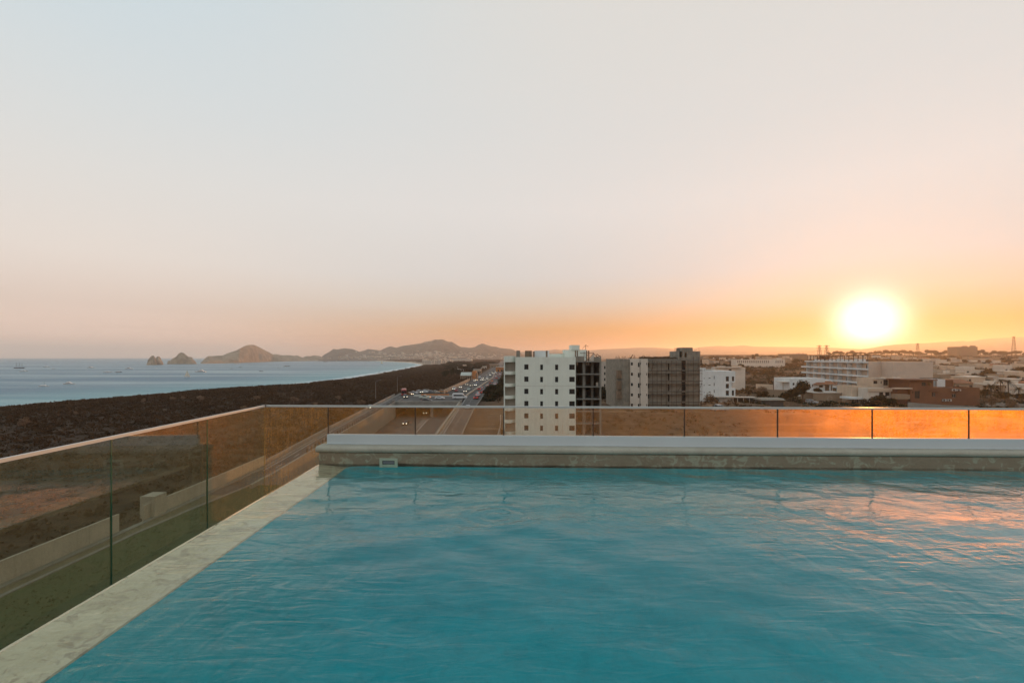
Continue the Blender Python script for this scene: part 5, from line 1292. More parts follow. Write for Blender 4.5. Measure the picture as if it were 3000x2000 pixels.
# construction slab with starter bars
e = empty('foundation', (PX(2010, 172), 172, 0), 0, 'raised concrete foundation with upright starter bars in front of the scaffolded building', 'foundation')
MB().box(-13, 16, 0, 12, -0.5, 1.5).build('slab', M['concw'], e)
sb = MB()
for i in range(120): x = rng.uniform(-12.5, 15.5); y = rng.choice([0.3, 4, 8, 11.7]); sb.tube([(x, y, 1.5), (x+rng.uniform(-.05, .05), y, 1.5+rng.uniform(0.7, 1.5))], 0.025, 3)
sb.build('starter_bars', M['rebar'], e)['kind'] = 'stuff'
for px in (1948, 1956, 1978, 1990, 2140): MB().box((px-2010)*172/F-0.1, (px-2010)*172/F+0.1, 1, 1.2, 1.4, 4.4).build('formwork_post', M['white2'], e)
# concrete pad seen through the glass
e = MB().prism([(0, 0), (9, -5), (19, -1.5), (11, 6)], 0.0, 0.35).build('concrete_pad', M['concw'], None, (PX(1770, 142), 142, 0.0)); tag(e, 'pale concrete pad on bare earth, seen through the glass right of the white block', 'slab')

# --- pavilion by the highway, far warehouse and resort
D = 400.0; e = empty('pavilion', (PX(1347, D), D, 0), 0, 'large low pavilion with pale barrel roof on the scrub beside the highway', 'building')
k = D/F; mb = MB(); n = 14
prf = [(t_, 3.9+2.6*math.sin(math.pi*t_/16)) for t_ in np.linspace(0, 16, n)]
MB().sweep([(a, zz) for a, zz in prf]+[(16, 3.6), (0, 3.6)], 0.5, 34*k, 'x').build('roof', M['mintroof'] if 'mintroof' in M else pmat('pale_metal_roof', (0.42, 0.45, 0.40), 0.5, 0.1, 0.5), e)
MB().box(0, 36*k, -1.0, -0.2, 3.2, 3.9).build('fascia', M['orange'] if 'orange' in M else M['tan'], e)
for i in range(6): MB().box(0.6+i*1.9, 1.0+i*1.9, 0.2, 0.6, 0, 3.59).build('column', M['cream'], e)
MB().box(0.5, 33*k, 8, 9, 0, 3.59).build('back_wall', M['tan'], e)
MB().box(35*k+0.3, 46*k, 1, 12, 0, 7.6).build('orange_hall', M['planter'], e); MB().box(46*k+0.05, 50*k, 3, 11, 0, 6.0).build('side_hall', M['tan'], e)
D = 1900.0; e = empty('warehouse', (PX(1300, D), D, 0), 0, 'very long low pale warehouse far off at the foot of the hills, hazy', 'building')
MB().box(0, PX(1381, D)-PX(1300, D), 0, 60, 0, zpx(1053, D)).build('wall', M['white2'], e); MB().box(-2, PX(1372, D)-PX(1300, D), -2, 58, zpx(1053, D)+0.01, zpx(1052.2, D)).build('roof', M['white'], e)
MB().box(PX(1373, D)-PX(1300, D), PX(1382, D)-PX(1300, D), -6, 30, 0, zpx(1050, D)).build('tower', M['white2'], e)
# beach resort: tight cluster of pale blocks
D = 1250.0
for i in range(13):
    px = 1240+i*6.9; d = 1180+rng.uniform(0, 160)+i*6; hh = rng.uniform(9, 15); wd = rng.uniform(6.5, 9)
    e = empty('resort_block', (PX(px, d), d, 0), rng.uniform(-.1, .1), 'pale hazy resort block in the row between the end of the beach and the highway', 'building', 'beach resort blocks')
    MB().box(-wd/2*0.9, wd/2*0.9, 0, 12, 0, zpx(1068, 1200)*0+hh).build('wall', M['white2'], e)
    MB().box(-wd/2*0.6, wd/2*0.2, 2, 9, hh, hh+2.2).build('roof_house', M['cream'], e)
    mbw = MB()
    for a in range(3):
        for b_ in range(3): mbw.box(-wd*0.36+a*wd*0.27, -wd*0.36+a*wd*0.27+1.2, -0.06, -0.01, 2+b_*3, 3.6+b_*3)
    mbw.build('window_band', M['pane'], e)
# arcaded building right of the villa
D = 560.0; e = empty('arcade_building', (PX(2158, D), D, 0), 0, 'long pale building with a row of dark arches beyond the scrub hill', 'building'); gz = landz(PX(2200, D), D)
kk = D/F; wd = (2300-2158)*kk; wn = [(1+i*2.35, 2.4+i*2.35, zpx(1063, D), zpx(1055.5, D)) for i in range(17)]+[(48+i*2.6, 49.4+i*2.6, zpx(1063, D), zpx(1056, D)) for i in range(4)]
mb = MB(); wallholes(mb, 0, wd, gz-4, zpx(1053, D), 0, wn, 1.0); shell(mb, 0, wd, 0, 14, gz-4, zpx(1053, D)); mb.build('wall', M['white2'], e)
MB().box(0, wd, 1.01, 1.05, zpx(1064, D), zpx(1054, D)).build('arcade_shade', M['inner'], e)  # dark sheet painted as the shade behind the arches
MB().box(-3, wd*0.9, -8, -1.1, gz-4, zpx(1067, D)).build('terrace', M['white2'], e)
D = 900.0; gz = 12
e = empty('construction_block', (PX(2297, D), D, 0), 0, 'hazy brown block under construction with bars on top, left of the hotel', 'building')
MB().box(0, PX(2365, D)-PX(2297, D), 0, 20, gz, zpx(1036.5, D)).build('wall', M['block2'], e)
rb = MB()
for i in range(24): x = rng.uniform(0, 44); rb.tube([(x, 1, zpx(1037, D)), (x, 1, zpx(1033, D))], 0.12, 3)
rb.build('rebar', M['rebar'], e)['kind'] = 'stuff'
D = 1150.0; e = empty('office_block', (PX(2803, D), D, 0), 0, 'big hazy block with roof tanks on the skyline at right', 'building')
MB().box(0, PX(2864, D)-PX(2803, D), 0, 25, 10, zpx(1015.5, D)).build('wall', M['block2'], e)
MB().box(24, 31, 4, 12, zpx(1015.5, D), zpx(1013, D)).build('roof_tank', M['tan'], e); MB().box(44, 52, 4, 12, zpx(1015.5, D), zpx(1012, D)).build('roof_tank', M['tan'], e)
# lattice pylons
def pylon(px, pyt, d, base, label):
    e_ = empty('pylon', (PX(px, d), d, base), 0.3, label, 'pylon', 'power pylons on the skyline'); h = zpx(pyt, d)-base
    m_ = MB(); w0, w1 = 3.2, 0.9
    N = 7
    for i in range(N):
        z0_, z1_ = h*i/N, h*(i+1)/N; a, b_ = w0+(w1-w0)*i/N, w0+(w1-w0)*(i+1)/N
        for sx_, sy_ in ((-1, -1), (1, -1), (1, 1), (-1, 1)): m_.tube([(sx_*a, sy_*a, z0_), (sx_*b_, sy_*b_, z1_)], 0.24, 4)
        for s_ in (-1, 1):
            m_.tube([(-a, s_*a, z0_), (b_, s_*b_, z1_)], 0.13, 3); m_.tube([(a, s_*a, z0_), (-b_, s_*b_, z1_)], 0.13, 3)
    m_.build('tower', M['rebar'], e_)
    for f_ in (0.70, 0.83, 0.95):
        MB().tube([(-6.5, 0, h*f_), (0, 0, h*f_+0.8), (6.5, 0, h*f_)], 0.28, 4).build('crossarm', M['rebar'], e_)
pylon(2400.5, 1010.7, 760, 9, 'lattice pylon left of the twin pair standing over the hotel roof')
pylon(2421.5, 1010.7, 760, 9, 'lattice pylon right of the twin pair standing over the hotel roof')
pylon(2688.5, 1005, 1000, 14, 'lattice pylon just right of the sun')
pylon(2970, 985, 900, 14, 'tallest lattice pylon near the right edge of the photo')
# ------------------------------------------------------------ the hillside town on the right
def town_house(x, y, w__, dep, h, rz, mat, kind, label, group, detail=True):
    e_ = empty('house', (x, y, landz(x, y)-0.6), rz, label, 'house', group)
    MB().box(-w__/2, w__/2, 0, dep, 0, h).build('wall', mat, e_)
    if kind == 0:
        m_ = MB(); m_.box(-w__/2-0.3, w__/2+0.3, -0.3, dep+0.3, h, h+0.45); m_.build('roof', M['white2'], e_)
    elif kind == 1:
        MB().box(-w__/2, w__*0.05, 1.0, dep-0.5, h, h+2.7).build('upper_storey', mat, e_); MB().box(-w__/2-0.2, w__/2+0.2, -0.2, dep+0.2, h-0.02, h+0.22).build('roof', M['cream'], e_)
    elif kind == 2:
        MB().hull8((-w__/2-0.6, w__/2+0.6, -0.6, dep+0.6), (-w__/4, w__/4, dep*0.4, dep*0.6), h, h+2.0).build('roof', M['tile'], e_)
    else:
        MB().box(-w__/2-0.1, w__/2+0.1, -2.2, -0.01, h-0.5, h-0.2).build('canopy', M['white2'], e_); MB().box(w__*0.1, w__*0.32, 2, 5, h, h+1.7).build('roof_tank', M['white2'], e_)
    if detail:
        for a in np.linspace(-w__*0.36, w__*0.36, max(2, int(w__/4.5))):
            if rng.random() < 0.8: window(e_, float(a), -0.045, h-2.3, 1.5, 1.3, mull=1)
            if h > 5 and rng.random() < 0.7: window(e_, float(a), -0.045, 1.2, 1.5, 1.3, mull=1)
    return e_
M['white_shaded'] = pmat('white_paint', (0.44, 0.36, 0.28), 0.85, 0.2, 0.3, streak=0.3); M['cream_shaded'] = pmat('cream_render', (0.36, 0.26, 0.18), 0.85, 0.2, 0.3, streak=0.3)  # darker copies of white and cream: shade of town walls put into colour
mats_ = [M['white_shaded'], M['white2'], M['cream_shaded'], M['cream'], M['beige'], M['tan']]
mname = {'white_paint.001': 'white', 'cream_render.001': 'cream', 'white_paint': 'white', 'cream_render': 'cream', 'white_plaster': 'bright white', 'beige_render': 'beige', 'tan_render': 'brownish'}
kname = ['flat roofed', 'two level', 'clay tiled', 'canopied']
ordw = ['leftmost', 'second from the left', 'third from the left', 'fourth from the left', 'fifth from the left', 'sixth from the left', 'seventh from the left', 'eighth from the left', 'ninth from the left', 'tenth from the left', 'eleventh from the left', 'twelfth from the left', 'thirteenth from the left', 'fourteenth from the left']
rowsT = [  # distance, px from, px to, step px, height, label of the row
 (236, 2700, 3060, 72, 6.3, 'the terrace behind the brown house'), (268, 2690, 3080, 66, 6.6, 'the second terrace up the slope'),
 (310, 2675, 3080, 60, 6.8, 'the third terrace up the slope'), (362, 2672, 3080, 54, 6.6, 'the fourth terrace up the slope'),
 (425, 2665, 3080, 50, 6.2, 'the middle of the hillside town'), (510, 2660, 3080, 47, 6.2, 'the upper middle of the town'),
 (620, 2655, 3080, 44, 6.0, 'the hazy upper town'), (780, 2650, 3080, 42, 6.0, 'the farthest row under the skyline trees')]
for (d, p0, p1, st, hh, rl) in rowsT:
    px = p0+rng.uniform(0, 15); i = 0; row = []
    while px < p1:
        dd = d*rng.uniform(0.95, 1.06); wpx = st*rng.uniform(0.55, 0.95); row.append((px, dd, wpx)); px += st*rng.uniform(0.85, 1.2)
    row.sort(key=lambda t_: t_[0])
    for i, (px, dd, wpx) in enumerate(row):
        m_ = rng.choice(mats_); kd = rng.choice([0, 0, 1, 1, 2, 3]); x = PX(px+wpx/2, dd)
        town_house(x, dd, wpx*dd/F, rng.uniform(9, 13), hh*rng.choice([0.55, 0.8, 1.0]), rng.uniform(-.25, .12), m_, kd, f'{mname[m_.name].split()[0]} {kname[kd]} house, {ordw[i]} in {rl}', 'houses of the hillside town on the right', d < 500)
# low town between and beyond the near blocks
mid = [(1985, 2150, 420, 30), (2060, 2330, 620, 26), (2060, 2330, 800, 24), (2130, 2170, 360, 30), (1765, 1830, 700, 20), (2380, 2680, 900, 26)]
for r_, (p0, p1, d, st) in enumerate(mid):
    px = p0; i = 0
    rl = ['behind the white villa', 'beyond the arcaded building', 'far behind the arcaded building', 'left of the scrub hill', 'in the gap beside the white block', 'behind the hotel roof'][r_]
    while px < p1:
        dd = d*rng.uniform(0.93, 1.07); wpx = st*rng.uniform(0.5, 0.85); x = PX(px+wpx/2, dd); m_ = rng.choice(mats_[:5]); kd = rng.choice([0, 0, 1, 3])
        town_house(x, dd, wpx*dd/F, 11, rng.uniform(4, 7.5), rng.uniform(-.3, .3), m_, kd, f'{mname[m_.name].split()[0]} {kname[kd]} house, {ordw[min(i, 13)]} {rl}', 'hazy low houses beyond the near blocks', False)
        px += st*rng.uniform(0.9, 1.3); i += 1
for i, (px, d, wd, hh, mt, lb) in enumerate([(1466, 620, 13, 6.5, 'planter', 'orange lit low shop on the right side of the highway, touching the white block'),  # orange light on the shop is painted as wall colour
        (1412, 760, 16, 4.5, 'white2', 'long low pale shed left of the highway, farthest of the roadside buildings'), (1398, 560, 9, 4.5, 'cream', 'small cream kiosk beside the highway just beyond the pavilion'),
        (1352, 640, 10, 5.5, 'white2', 'small white hut alone in the scrub left beyond the pavilion'), (1448, 880, 18, 6, 'tan', 'brown hall on the right side of the highway, farthest from the bridge'), (1372, 900, 22, 5, 'cream', 'long cream hall among the trees left of the far highway')]):
    e_ = empty('roadside_building', (PX(px, d), d, 0), rng.uniform(-.2, .2), lb, 'building', 'roadside buildings by the highway')
    MB().box(-wd/2, wd/2, 0, 10, -0.5, hh).build('wall', M[mt], e_); MB().box(-wd/2-0.5, wd/2+0.5, -1.2, 10.5, hh, hh+0.4).build('roof', M['white2'], e_)
    for a in (-0.28, 0.05, 0.3): MB().box(wd*a, wd*a+1.8, -0.06, -0.01, 0.4, 2.8).build('door', M['pane'], e_)
# tiny houses on the slopes of the town hills: nothing tells them apart
hm = MB().box(-0.5, 0.5, -0.5, 0.5, -0.6, 0.5).me('far_house')
variants = []
for mt in (M['white2'], M['cream'], M['beige']):
    m2 = hm.copy(); m2.materials.append(mt); variants.append(m2)
dg = bpy.context.evaluated_depsgraph_get()
from mathutils.bvhtree import BVHTree
def bvh(o): me_ = o.data; return BVHTree.FromPolygons([v_.co[:] for v_ in me_.vertices], [tuple(p.vertices) for p in me_.polygons])
bh = bvh(hl)
eye = Vector((0, 0, CZ)); cntH = 0
spots = [(1270, 1037, 34, 7, 70), (1215, 1042, 40, 8, 55), (1340, 1044, 60, 9, 60), (1140, 1040, 70, 9, 45), (1050, 1047, 60, 5, 30), (1255, 1001, 14, 4, 10), (1420, 1045, 50, 8, 35), (1000, 1048, 40, 5, 14)]
for (cx, cy, sx_, sy_, n) in spots:
    for i in range(n):
        px, py = rng.gauss(cx, sx_*0.6), rng.gauss(cy, sy_*0.6)
        if py > 1055: continue
        d_ = Vector(((px-1500)/F, 1, (1046-py)/F)).normalized(); hit = bh.ray_cast(eye, d_, 9000)
        if hit[0] is None: continue
        o = bpy.data.objects.new('far_house', rng.choice(variants)); COL.objects.link(o); o.location = hit[0]
        o.scale = (rng.uniform(9, 26), 14, rng.uniform(6, 11)); o.rotation_euler = (0, 0, rng.uniform(-.3, .3)); cntH += 1
        tag(o, 'tiny pale building on the hazy hillside behind the bay', 'house', 'tiny buildings on the hazy hillside')
        if cntH > 290: break

# ------------------------------------------------------------ boats
M['hull'] = pmat('white_boat_hull', (0.72, 0.70, 0.68), 0.4, 0.1, 1); M['hulld'] = pmat('dark_boat_hull', (0.06, 0.06, 0.07), 0.5, 0.2, 1); M['sail'] = pmat('pale_sail', (0.75, 0.66, 0.52), 0.8, 0.1, 0.5)
def hullmesh(L_, B_, H_, mat):
    m_ = MB(); secs = 7
    for i in range(secs):
        t_ = i/(secs-1); x = (t_-0.5)*L_; w_ = B_/2*math.sin(math.pi*min(1, 0.25+0.75*(1-t_)))**0.6 if t_ > 0 else B_/2*0.8
        w_ = B_/2*(0.85 if t_ == 0 else (1 if t_ < 0.6 else (1-((t_-0.6)/0.4)**1.6*0.97))); zt_ = H_*(1+0.35*t_*t_)
        m_.v += [(x, -w_, zt_), (x, -w_*0.55, -0.3), (x, w_*0.55, -0.3), (x, w_, zt_)]
    for i in range(secs-1):
        for j in range(4): j2 = (j+1) % 4; m_.f.append((i*4+j, (i+1)*4+j, (i+1)*4+j2, i*4+j2))
    m_.f.append((3, 2, 1, 0)); b_ = (secs-1)*4; m_.f.append((b_, b_+1, b_+2, b_+3))
    me_ = m_.me('hull'); me_.materials.append(mat); return me_
def boat(px, py, L_, kind, rz, label, dark=False):
    d = (CZ-SEA_Z)*F/(py-1046); e_ = empty({'yacht': 'motor_yacht', 'launch': 'motor_boat', 'cat': 'sailing_boat', 'ship': 'sailing_ship', 'trawler': 'fishing_boat'}[kind], (PX(px, d), d, SEA_Z), rz, label, 'boat' if kind != 'ship' else 'ship', 'boats on the bay')
    hm_ = M['hulld'] if dark else M['hull']; B_ = L_*0.28; H_ = L_*0.09
    put('hull', hullmesh(L_, B_, H_, hm_), None, e_)
    if kind in ('yacht', 'trawler', 'launch'):
        MB().hull8((-L_*0.32, L_*0.22, -B_*0.36, B_*0.36), (-L_*0.30, L_*0.10, -B_*0.32, B_*0.32), H_, H_+L_*0.09).build('cabin', M['hull'], e_)
    if kind == 'yacht':
        MB().hull8((-L_*0.22, L_*0.06, -B_*0.30, B_*0.30), (-L_*0.20, -0.02, -B_*0.26, B_*0.26), H_+L_*0.09, H_+L_*0.16).build('flybridge', M['hull'], e_)
        MB().tube([(-L_*0.05, 0, H_+L_*0.16), (-L_*0.09, 0, H_+L_*0.3)], L_*0.008, 4).build('mast', M['steel'], e_)
        MB().box(-L_*0.28, L_*0.12, -B_*0.365, B_*0.365, H_+L_*0.035, H_+L_*0.065).build('window_band', M['pane'], e_)
    if kind == 'trawler':
        MB().tube([(L_*0.05, 0, H_), (L_*0.05, 0, H_+L_*0.42)], L_*0.012, 4).build('mast', M['steel'], e_)
    if kind == 'cat':
        MB().tube([(0, 0, H_), (0, 0, H_+L_*1.3)], L_*0.012, 4).build('mast', M['steel'], e_)
        MB().prism([(-L_*0.42, -0.05), (-0.1, -0.05), (-0.1, 0.05), (-L_*0.42, 0.05)], H_+0.9, [H_+1.2, H_+L_*1.25, H_+L_*1.25, H_+1.2]).build('sail', M['sail'], e_)
        MB().prism([(0.15, -0.04), (L_*0.42, -0.04), (L_*0.42, 0.04), (0.15, 0.04)], H_+0.5, [H_+L_*1.1, H_+0.7, H_+0.7, H_+L_*1.1]).build('jib', M['sail'], e_)
    if kind == 'ship':
        for t_ in (-0.28, 0.0, 0.26): 
            m_ = MB().tube([(L_*t_, 0, H_), (L_*t_, 0, H_+L_*0.55)], L_*0.012, 4); m_.tube([(L_*t_, -L_*.09, H_+L_*.38), (L_*t_, L_*.09, H_+L_*.38)], L_*0.008, 4); m_.tube([(L_*t_, -L_*.12, H_+L_*.22), (L_*t_, L_*.12, H_+L_*.22)], L_*0.008, 4); m_.build('mast', M['hulld'], e_)
        MB().tube([(L_*0.48, 0, H_*1.3), (L_*0.68, 0, H_*2.2)], L_*0.01, 4).build('bowsprit', M['hulld'], e_)
K2 = .2998
for (u, v_, L_, kd, rz, lb, dk_) in [
    (190, 396, 22, 'ship', 0.15, 'dark three masted sailing ship, farthest left on the sea', True), (235, 428, 15, 'launch', 0.1, 'faint pale motor boat just right below the dark masted ship', False),
    (455, 385, 18, 'launch', 0.0, 'faint white boat near the horizon, right of the masted ship', False), (522, 401, 8, 'launch', 0.5, 'tiny white boat between the masted ship and the white yacht', False),
    (890, 392, 17, 'yacht', 0.1, 'white motor yacht high in the middle of the left sea', False), (1055, 437, 14, 'launch', 0.2, 'pinkish motor boat left of a small dark boat', False),
    (1160, 436, 11, 'launch', 0.0, 'small dark boat right of the pinkish motor boat', True), (1265, 403, 17, 'yacht', 0.05, 'white yacht with dark windows nearest left of the twin rocks', False),
    (1525, 394, 6, 'launch', 0.2, 'tiny boat just below the twin rocks', False), (1830, 484, 7.5, 'cat', 0.7, 'boat with tall pale sails below the pyramid rock', False),
    (1955, 434, 20, 'yacht', 3.2, 'pale yacht below the gap between pyramid rock and headland', False), (680, 552, 11, 'yacht', 0.1, 'largest near yacht, low on the left sea towards the scrub', False),
    (430, 574, 9, 'trawler', 0.05, 'low pale boat near the shore, farthest left of the near boats', False), (2258, 398, 5, 'launch', 0.4, 'speck of a dark boat below the left foot of the headland', True),
    (2315, 356, 16, 'launch', 0.4, 'small boat close under the headland cliffs at left', False)]:
    boat(u*K2, 960+v_*K2, L_, kd, rz, lb, dk_)
for (u, v_, L_, kd, rz, lb, dk_) in [
    (935, 378, 17, 'trawler', 0.1, 'dark fishing boat with masts in the middle of the bay', True), (683, 425, 7, 'launch', 0.2, 'small dark boat in the open bay left below the fishing boat', True),
    (392, 399, 6, 'launch', 0.4, 'speck of a boat under the headland peak', True), (447, 358, 18, 'launch', 0.1, 'pale boat at the foot of the headland below its peak', False),
    (480, 386, 7, 'launch', 0.8, 'small dark boat right of the one under the headland peak', True), (855, 389, 6, 'launch', 0.1, 'tiny boat just left of the dark fishing boat', True),
    (1310, 332, 22, 'yacht', 0.1, 'dark yacht near the town shore, far across the bay', True), (1420, 329, 20, 'yacht', 0.1, 'pale yacht near the town shore, right of the dark one', False),
    (1862, 352, 12, 'cat', 0.3, 'small sailing boat before the curve of the beach', False), (1735, 328, 26, 'launch', 0.1, 'pale boat far off before the hotels at the end of the bay', False)]:
    boat(560+u*K2, 960+v_*K2, L_, kd, rz, lb, dk_)
# ------------------------------------------------------------ vegetation
def leafmat(name, c1, c2):
    m_ = bpy.data.materials.new(name); m_.use_nodes = True; t = NT(m_.node_tree)
    P = t.n('ShaderNodeBsdfPrincipled'); O = t.n('ShaderNodeOutputMaterial')
    pos = t.n('ShaderNodeNewGeometry').outputs['Position']; rnd = t.n('ShaderNodeNewGeometry').outputs['Random Per Island']
    n_ = t.noise(pos, 0.07, 4, 0.6); f_ = t.m('ADD', t.m('MULTIPLY', t.rng(n_, 0.3, 0.7, 0, 1), 0.55), t.m('MULTIPLY', rnd, 0.45))
    c = t.mix(f_, c1, c2); t.link(c, P.inputs['Base Color']); P.inputs['Roughness'].default_value = 0.9; P.inputs['Specular IOR Level'].default_value = 0.1
    tl = t.n('ShaderNodeBsdfTranslucent'); t.link(c, tl.inputs[0]); mx = t.n('ShaderNodeMixShader'); mx.inputs[0].default_value = 0.25
    t.link(P.outputs[0], mx.inputs[1]); t.link(tl.outputs[0], mx.inputs[2]); t.link(mx.outputs[0], O.inputs[0]); return m_
M['scrub'] = leafmat('dry_scrub', (0.024, 0.015, 0.007, 1), (0.098, 0.052, 0.023, 1))
M['leaf'] = leafmat('dark_foliage', (0.016, 0.018, 0.007, 1), (0.045, 0.036, 0.014, 1))
M['dryleaf'] = leafmat('dusty_foliage', (0.035, 0.02, 0.010, 1), (0.09, 0.048, 0.02, 1))
M['twig'] = leafmat('bare_twigs', (0.12, 0.08, 0.05, 1), (0.26, 0.17, 0.11, 1))
M['bark'] = pmat('bark', (0.12, 0.085, 0.06), 0.95, 0.4, 2)
nrs = np.random.RandomState(5)
def cards(C, size, flat=0.5):
    """one small triangle pair per centre, random orientation. C (n,3), size (n,)"""
    n = len(C); a = nrs.normal(size=(n, 3)); a /= np.linalg.norm(a, axis=1)[:, None]
    b = nrs.normal(size=(n, 3)); b[:, 2] *= flat; b -= (a*b).sum(1)[:, None]*a; b /= np.linalg.norm(b, axis=1)[:, None]
    s_ = size[:, None]; v = np.stack([C-a*s_, C+b*s_*0.6, C+a*s_, C-b*s_*0.6], 1).reshape(-1, 3)
    f = np.arange(4*n).reshape(n, 4); return v, f
def mass(name, pts, size, hgt, per, mat, label=None, kind='stuff', spread=1.0):
    """low shrubs: pts (n,2); each shrub = per leaf cards heaped in a dome"""
    n = len(pts); zg = land(pts[:, 0], pts[:, 1])
    P_ = np.repeat(np.column_stack([pts, zg]), per, 0); S_ = np.repeat(size, per); H_ = np.repeat(hgt, per)
    u = nrs.normal(size=(n*per, 3)); u /= np.linalg.norm(u, axis=1)[:, None]; u[:, 2] = np.abs(u[:, 2]); r_ = nrs.rand(n*per)**0.45
    C = P_+u*r_[:, None]*np.column_stack([S_*spread, S_*spread, H_])
    v, f = cards(C, S_*0.30*nrs.uniform(0.6, 1.3, n*per))
    o_ = put(name, mesh_np(name, v, f), mat); tag(o_, kind=kind)
    if label: o_['label'] = label
    return o_
def clearx(P):
    x, y = P[:, 0], P[:, 1]; wxx = np.interp(y, [t_[0] for t_ in WALLX], [t_[1] for t_ in WALLX]); hl_ = np.interp(y, [t_[0] for t_ in HL], [t_[1] for t_ in HL])
    return np.where(y < 255, x < wxx-1.0, x < hl_-4)
# scrubland between road and beach, denser sampling near the viewer
allp, alls = [], []
for (ya, yb, n, s0, s1) in ((-30, 130, 11000, 0.4, 1.3), (130, 300, 14000, 0.5, 1.4), (300, 700, 15000, 0.8, 2.0), (700, 1500, 11000, 1.4, 3.4), (1500, 3300, 7000, 3, 8)):
    x = nrs.uniform(-420 if yb < 1600 else -900, -20, n*2); y = nrs.uniform(ya, yb, n*2); P = np.column_stack([x, y]); sd = shore_sd(x, y)
    ok = (sd > 34+14*np.sin(y*0.05)+10*np.sin(y*0.17)) & clearx(P)
    cl2 = np.array([mnoise.noise(Vector((a*0.03, b_*0.03, 2))) for a, b_ in P]); ok &= (cl2 > -0.85+0.2*nrs.rand(len(x)))
    P = P[ok][:n]; allp.append(P); alls.append(nrs.uniform(s0, s1, len(P)))
P = np.vstack(allp); S_ = np.concatenate(alls)
mass('scrub', P, S_, S_*nrs.uniform(0.5, 1.0, len(P)), 12, M['scrub'])
# dune plants, sparse and paler
y = nrs.uniform(100, 1600, 2600); x = np.interp(y, [s_[1] for s_ in shore[:8]], [s_[0] for s_ in shore[:8]])+nrs.uniform(20, 52, 2600)
P = np.column_stack([x, y]); S_ = nrs.uniform(0.6, 1.8, len(P)); mass('dune_plants', P, S_, S_*0.6, 14, M['dryleaf'])
# dry thorn scrub right of the road and on the slope under the hotel
pts = []
for _ in range(30000):
    y = rng.uniform(235, 1150); px = rng.uniform(1500, 3080); x = PX(px, y)
    if mnoise.noise(Vector((x*0.015, y*0.015, 5))) < (-0.05 if px < 2380 else 0.05): continue
    pts.append((x, y))
    if len(pts) > 9500: break
P = np.array(pts); S_ = np.interp(P[:, 1], [200, 1200], [1.2, 4.5])*nrs.uniform(0.6, 1.3, len(P)); mass('thorn_scrub', P, S_, S_*0.85, 16, M['dryleaf'])
# strip of dense shrubs on the right shoulder of the highway
y = nrs.uniform(205, 620, 900); x = np.interp(y, [t_[0] for t_ in HR], [t_[1] for t_ in HR])+2.0+nrs.exponential(3.0, 900); x = np.where(y < 246, -13+nrs.exponential(3.5, 900), x)
P = np.column_stack([x, y]); S_ = nrs.uniform(0.9, 2.2, len(P)); mass('roadside_shrubs', P, S_, S_*1.1, 26, M['leaf'])
# low litter of dry tufts on the bare land near the towers
pts = []
for _ in range(5200):
    y = rng.uniform(88, 235); px = rng.uniform(1500, 3080); x = PX(px, y)
    if mnoise.noise(Vector((x*0.04, y*0.04, 9))) < 0.02: continue
    if -3 < x < 22 and 110 < y < 130: continue
    if 29 < x < 56 and 130 < y < 152: continue
    pts.append((x, y))
P = np.array(pts); S_ = nrs.uniform(0.3, 1.1, len(P)); mass('dry_tufts', P, S_, S_*0.7, 12, M['dryleaf'])

pts = []
for _ in range(22000):
    y = rng.uniform(22, 70.5); x = rng.uniform(itp(y, SLT)+0.7, itp(y, TR)-1)
    if mnoise.noise(Vector((x*0.25, y*0.25, 4))) > -0.25: pts.append((x, y))
P = np.array(pts); S_ = nrs.uniform(0.07, 0.24, len(P)); o_ = mass('verge_grass', P, S_, S_*0.8, 12, leafmat('verge_green', (0.028, 0.045, 0.012, 1), (0.075, 0.085, 0.028, 1)))
pts = []
for _ in range(9000):
    y = 150*2.6**rng.uniform(0, 1.35); px = rng.uniform(2170, 3080); x = PX(px, y)
    if mnoise.noise(Vector((x*0.05, y*0.05, 14))) > -0.02: pts.append((x, y))
P = np.array(pts); S_ = nrs.uniform(0.5, 1.5, len(P))*np.interp(P[:, 1], [150, 500], [0.8, 1.8]); mass('garden_shrubs', P, S_, S_*0.95, 16, M['leaf'])
def crown_mesh(name, lobes, n, leaf, mat, seed):
    r_ = np.random.RandomState(seed); C = []
    w_ = np.array([l_[3]**2 for l_ in lobes]); w_ = w_/w_.sum()
    for (cx, cy, cz, rr, fl_), wt in zip([l_ if len(l_) > 4 else (*l_, 0.75) for l_ in lobes], w_):
        m_ = int(n*wt); u = r_.normal(size=(m_, 3)); u /= np.linalg.norm(u, axis=1)[:, None]; k_ = r_.rand(m_)**0.38
        c = np.array([cx, cy, cz])+u*k_[:, None]*rr*np.array([1, 1, fl_]); C.append(c)
    C = np.vstack(C); v, f = cards(C, leaf*r_.uniform(0.6, 1.4, len(C)), 0.8); me_ = mesh_np(name, v, f); me_.materials.append(mat); return me_
def trunk_mesh(h, r_, limbs, mat=None):
    m_ = MB().tube([(0, 0, -0.3), (0.1*h*0.1, 0, h*0.5), (0, 0.05, h)], r_, 7, r_*0.55)
    for (dx, dy, dz) in limbs: m_.tube([(0, 0, h*0.6), (dx*0.5, dy*0.5, h*0.6+dz*0.55), (dx, dy, h*0.6+dz)], r_*0.5, 5, r_*0.15)
    me_ = m_.me('trunk'); me_.materials.append(mat or M['bark']); return me_
CR = []
for s_ in range(4):
    rr = random.Random(40+s_); lobes = [(rr.uniform(-1.6, 1.6), rr.uniform(-1.6, 1.6), rr.uniform(2.6, 4.6), rr.uniform(0.9, 1.7)) for _ in range(8)]
    CR.append((crown_mesh('crown', lobes, 1500, 0.24, M['leaf'], s_), trunk_mesh(2.9, 0.2, [(rr.uniform(-1.5, 1.5), rr.uniform(-1.5, 1.5), rr.uniform(1.0, 2.2)) for _ in range(5)])))
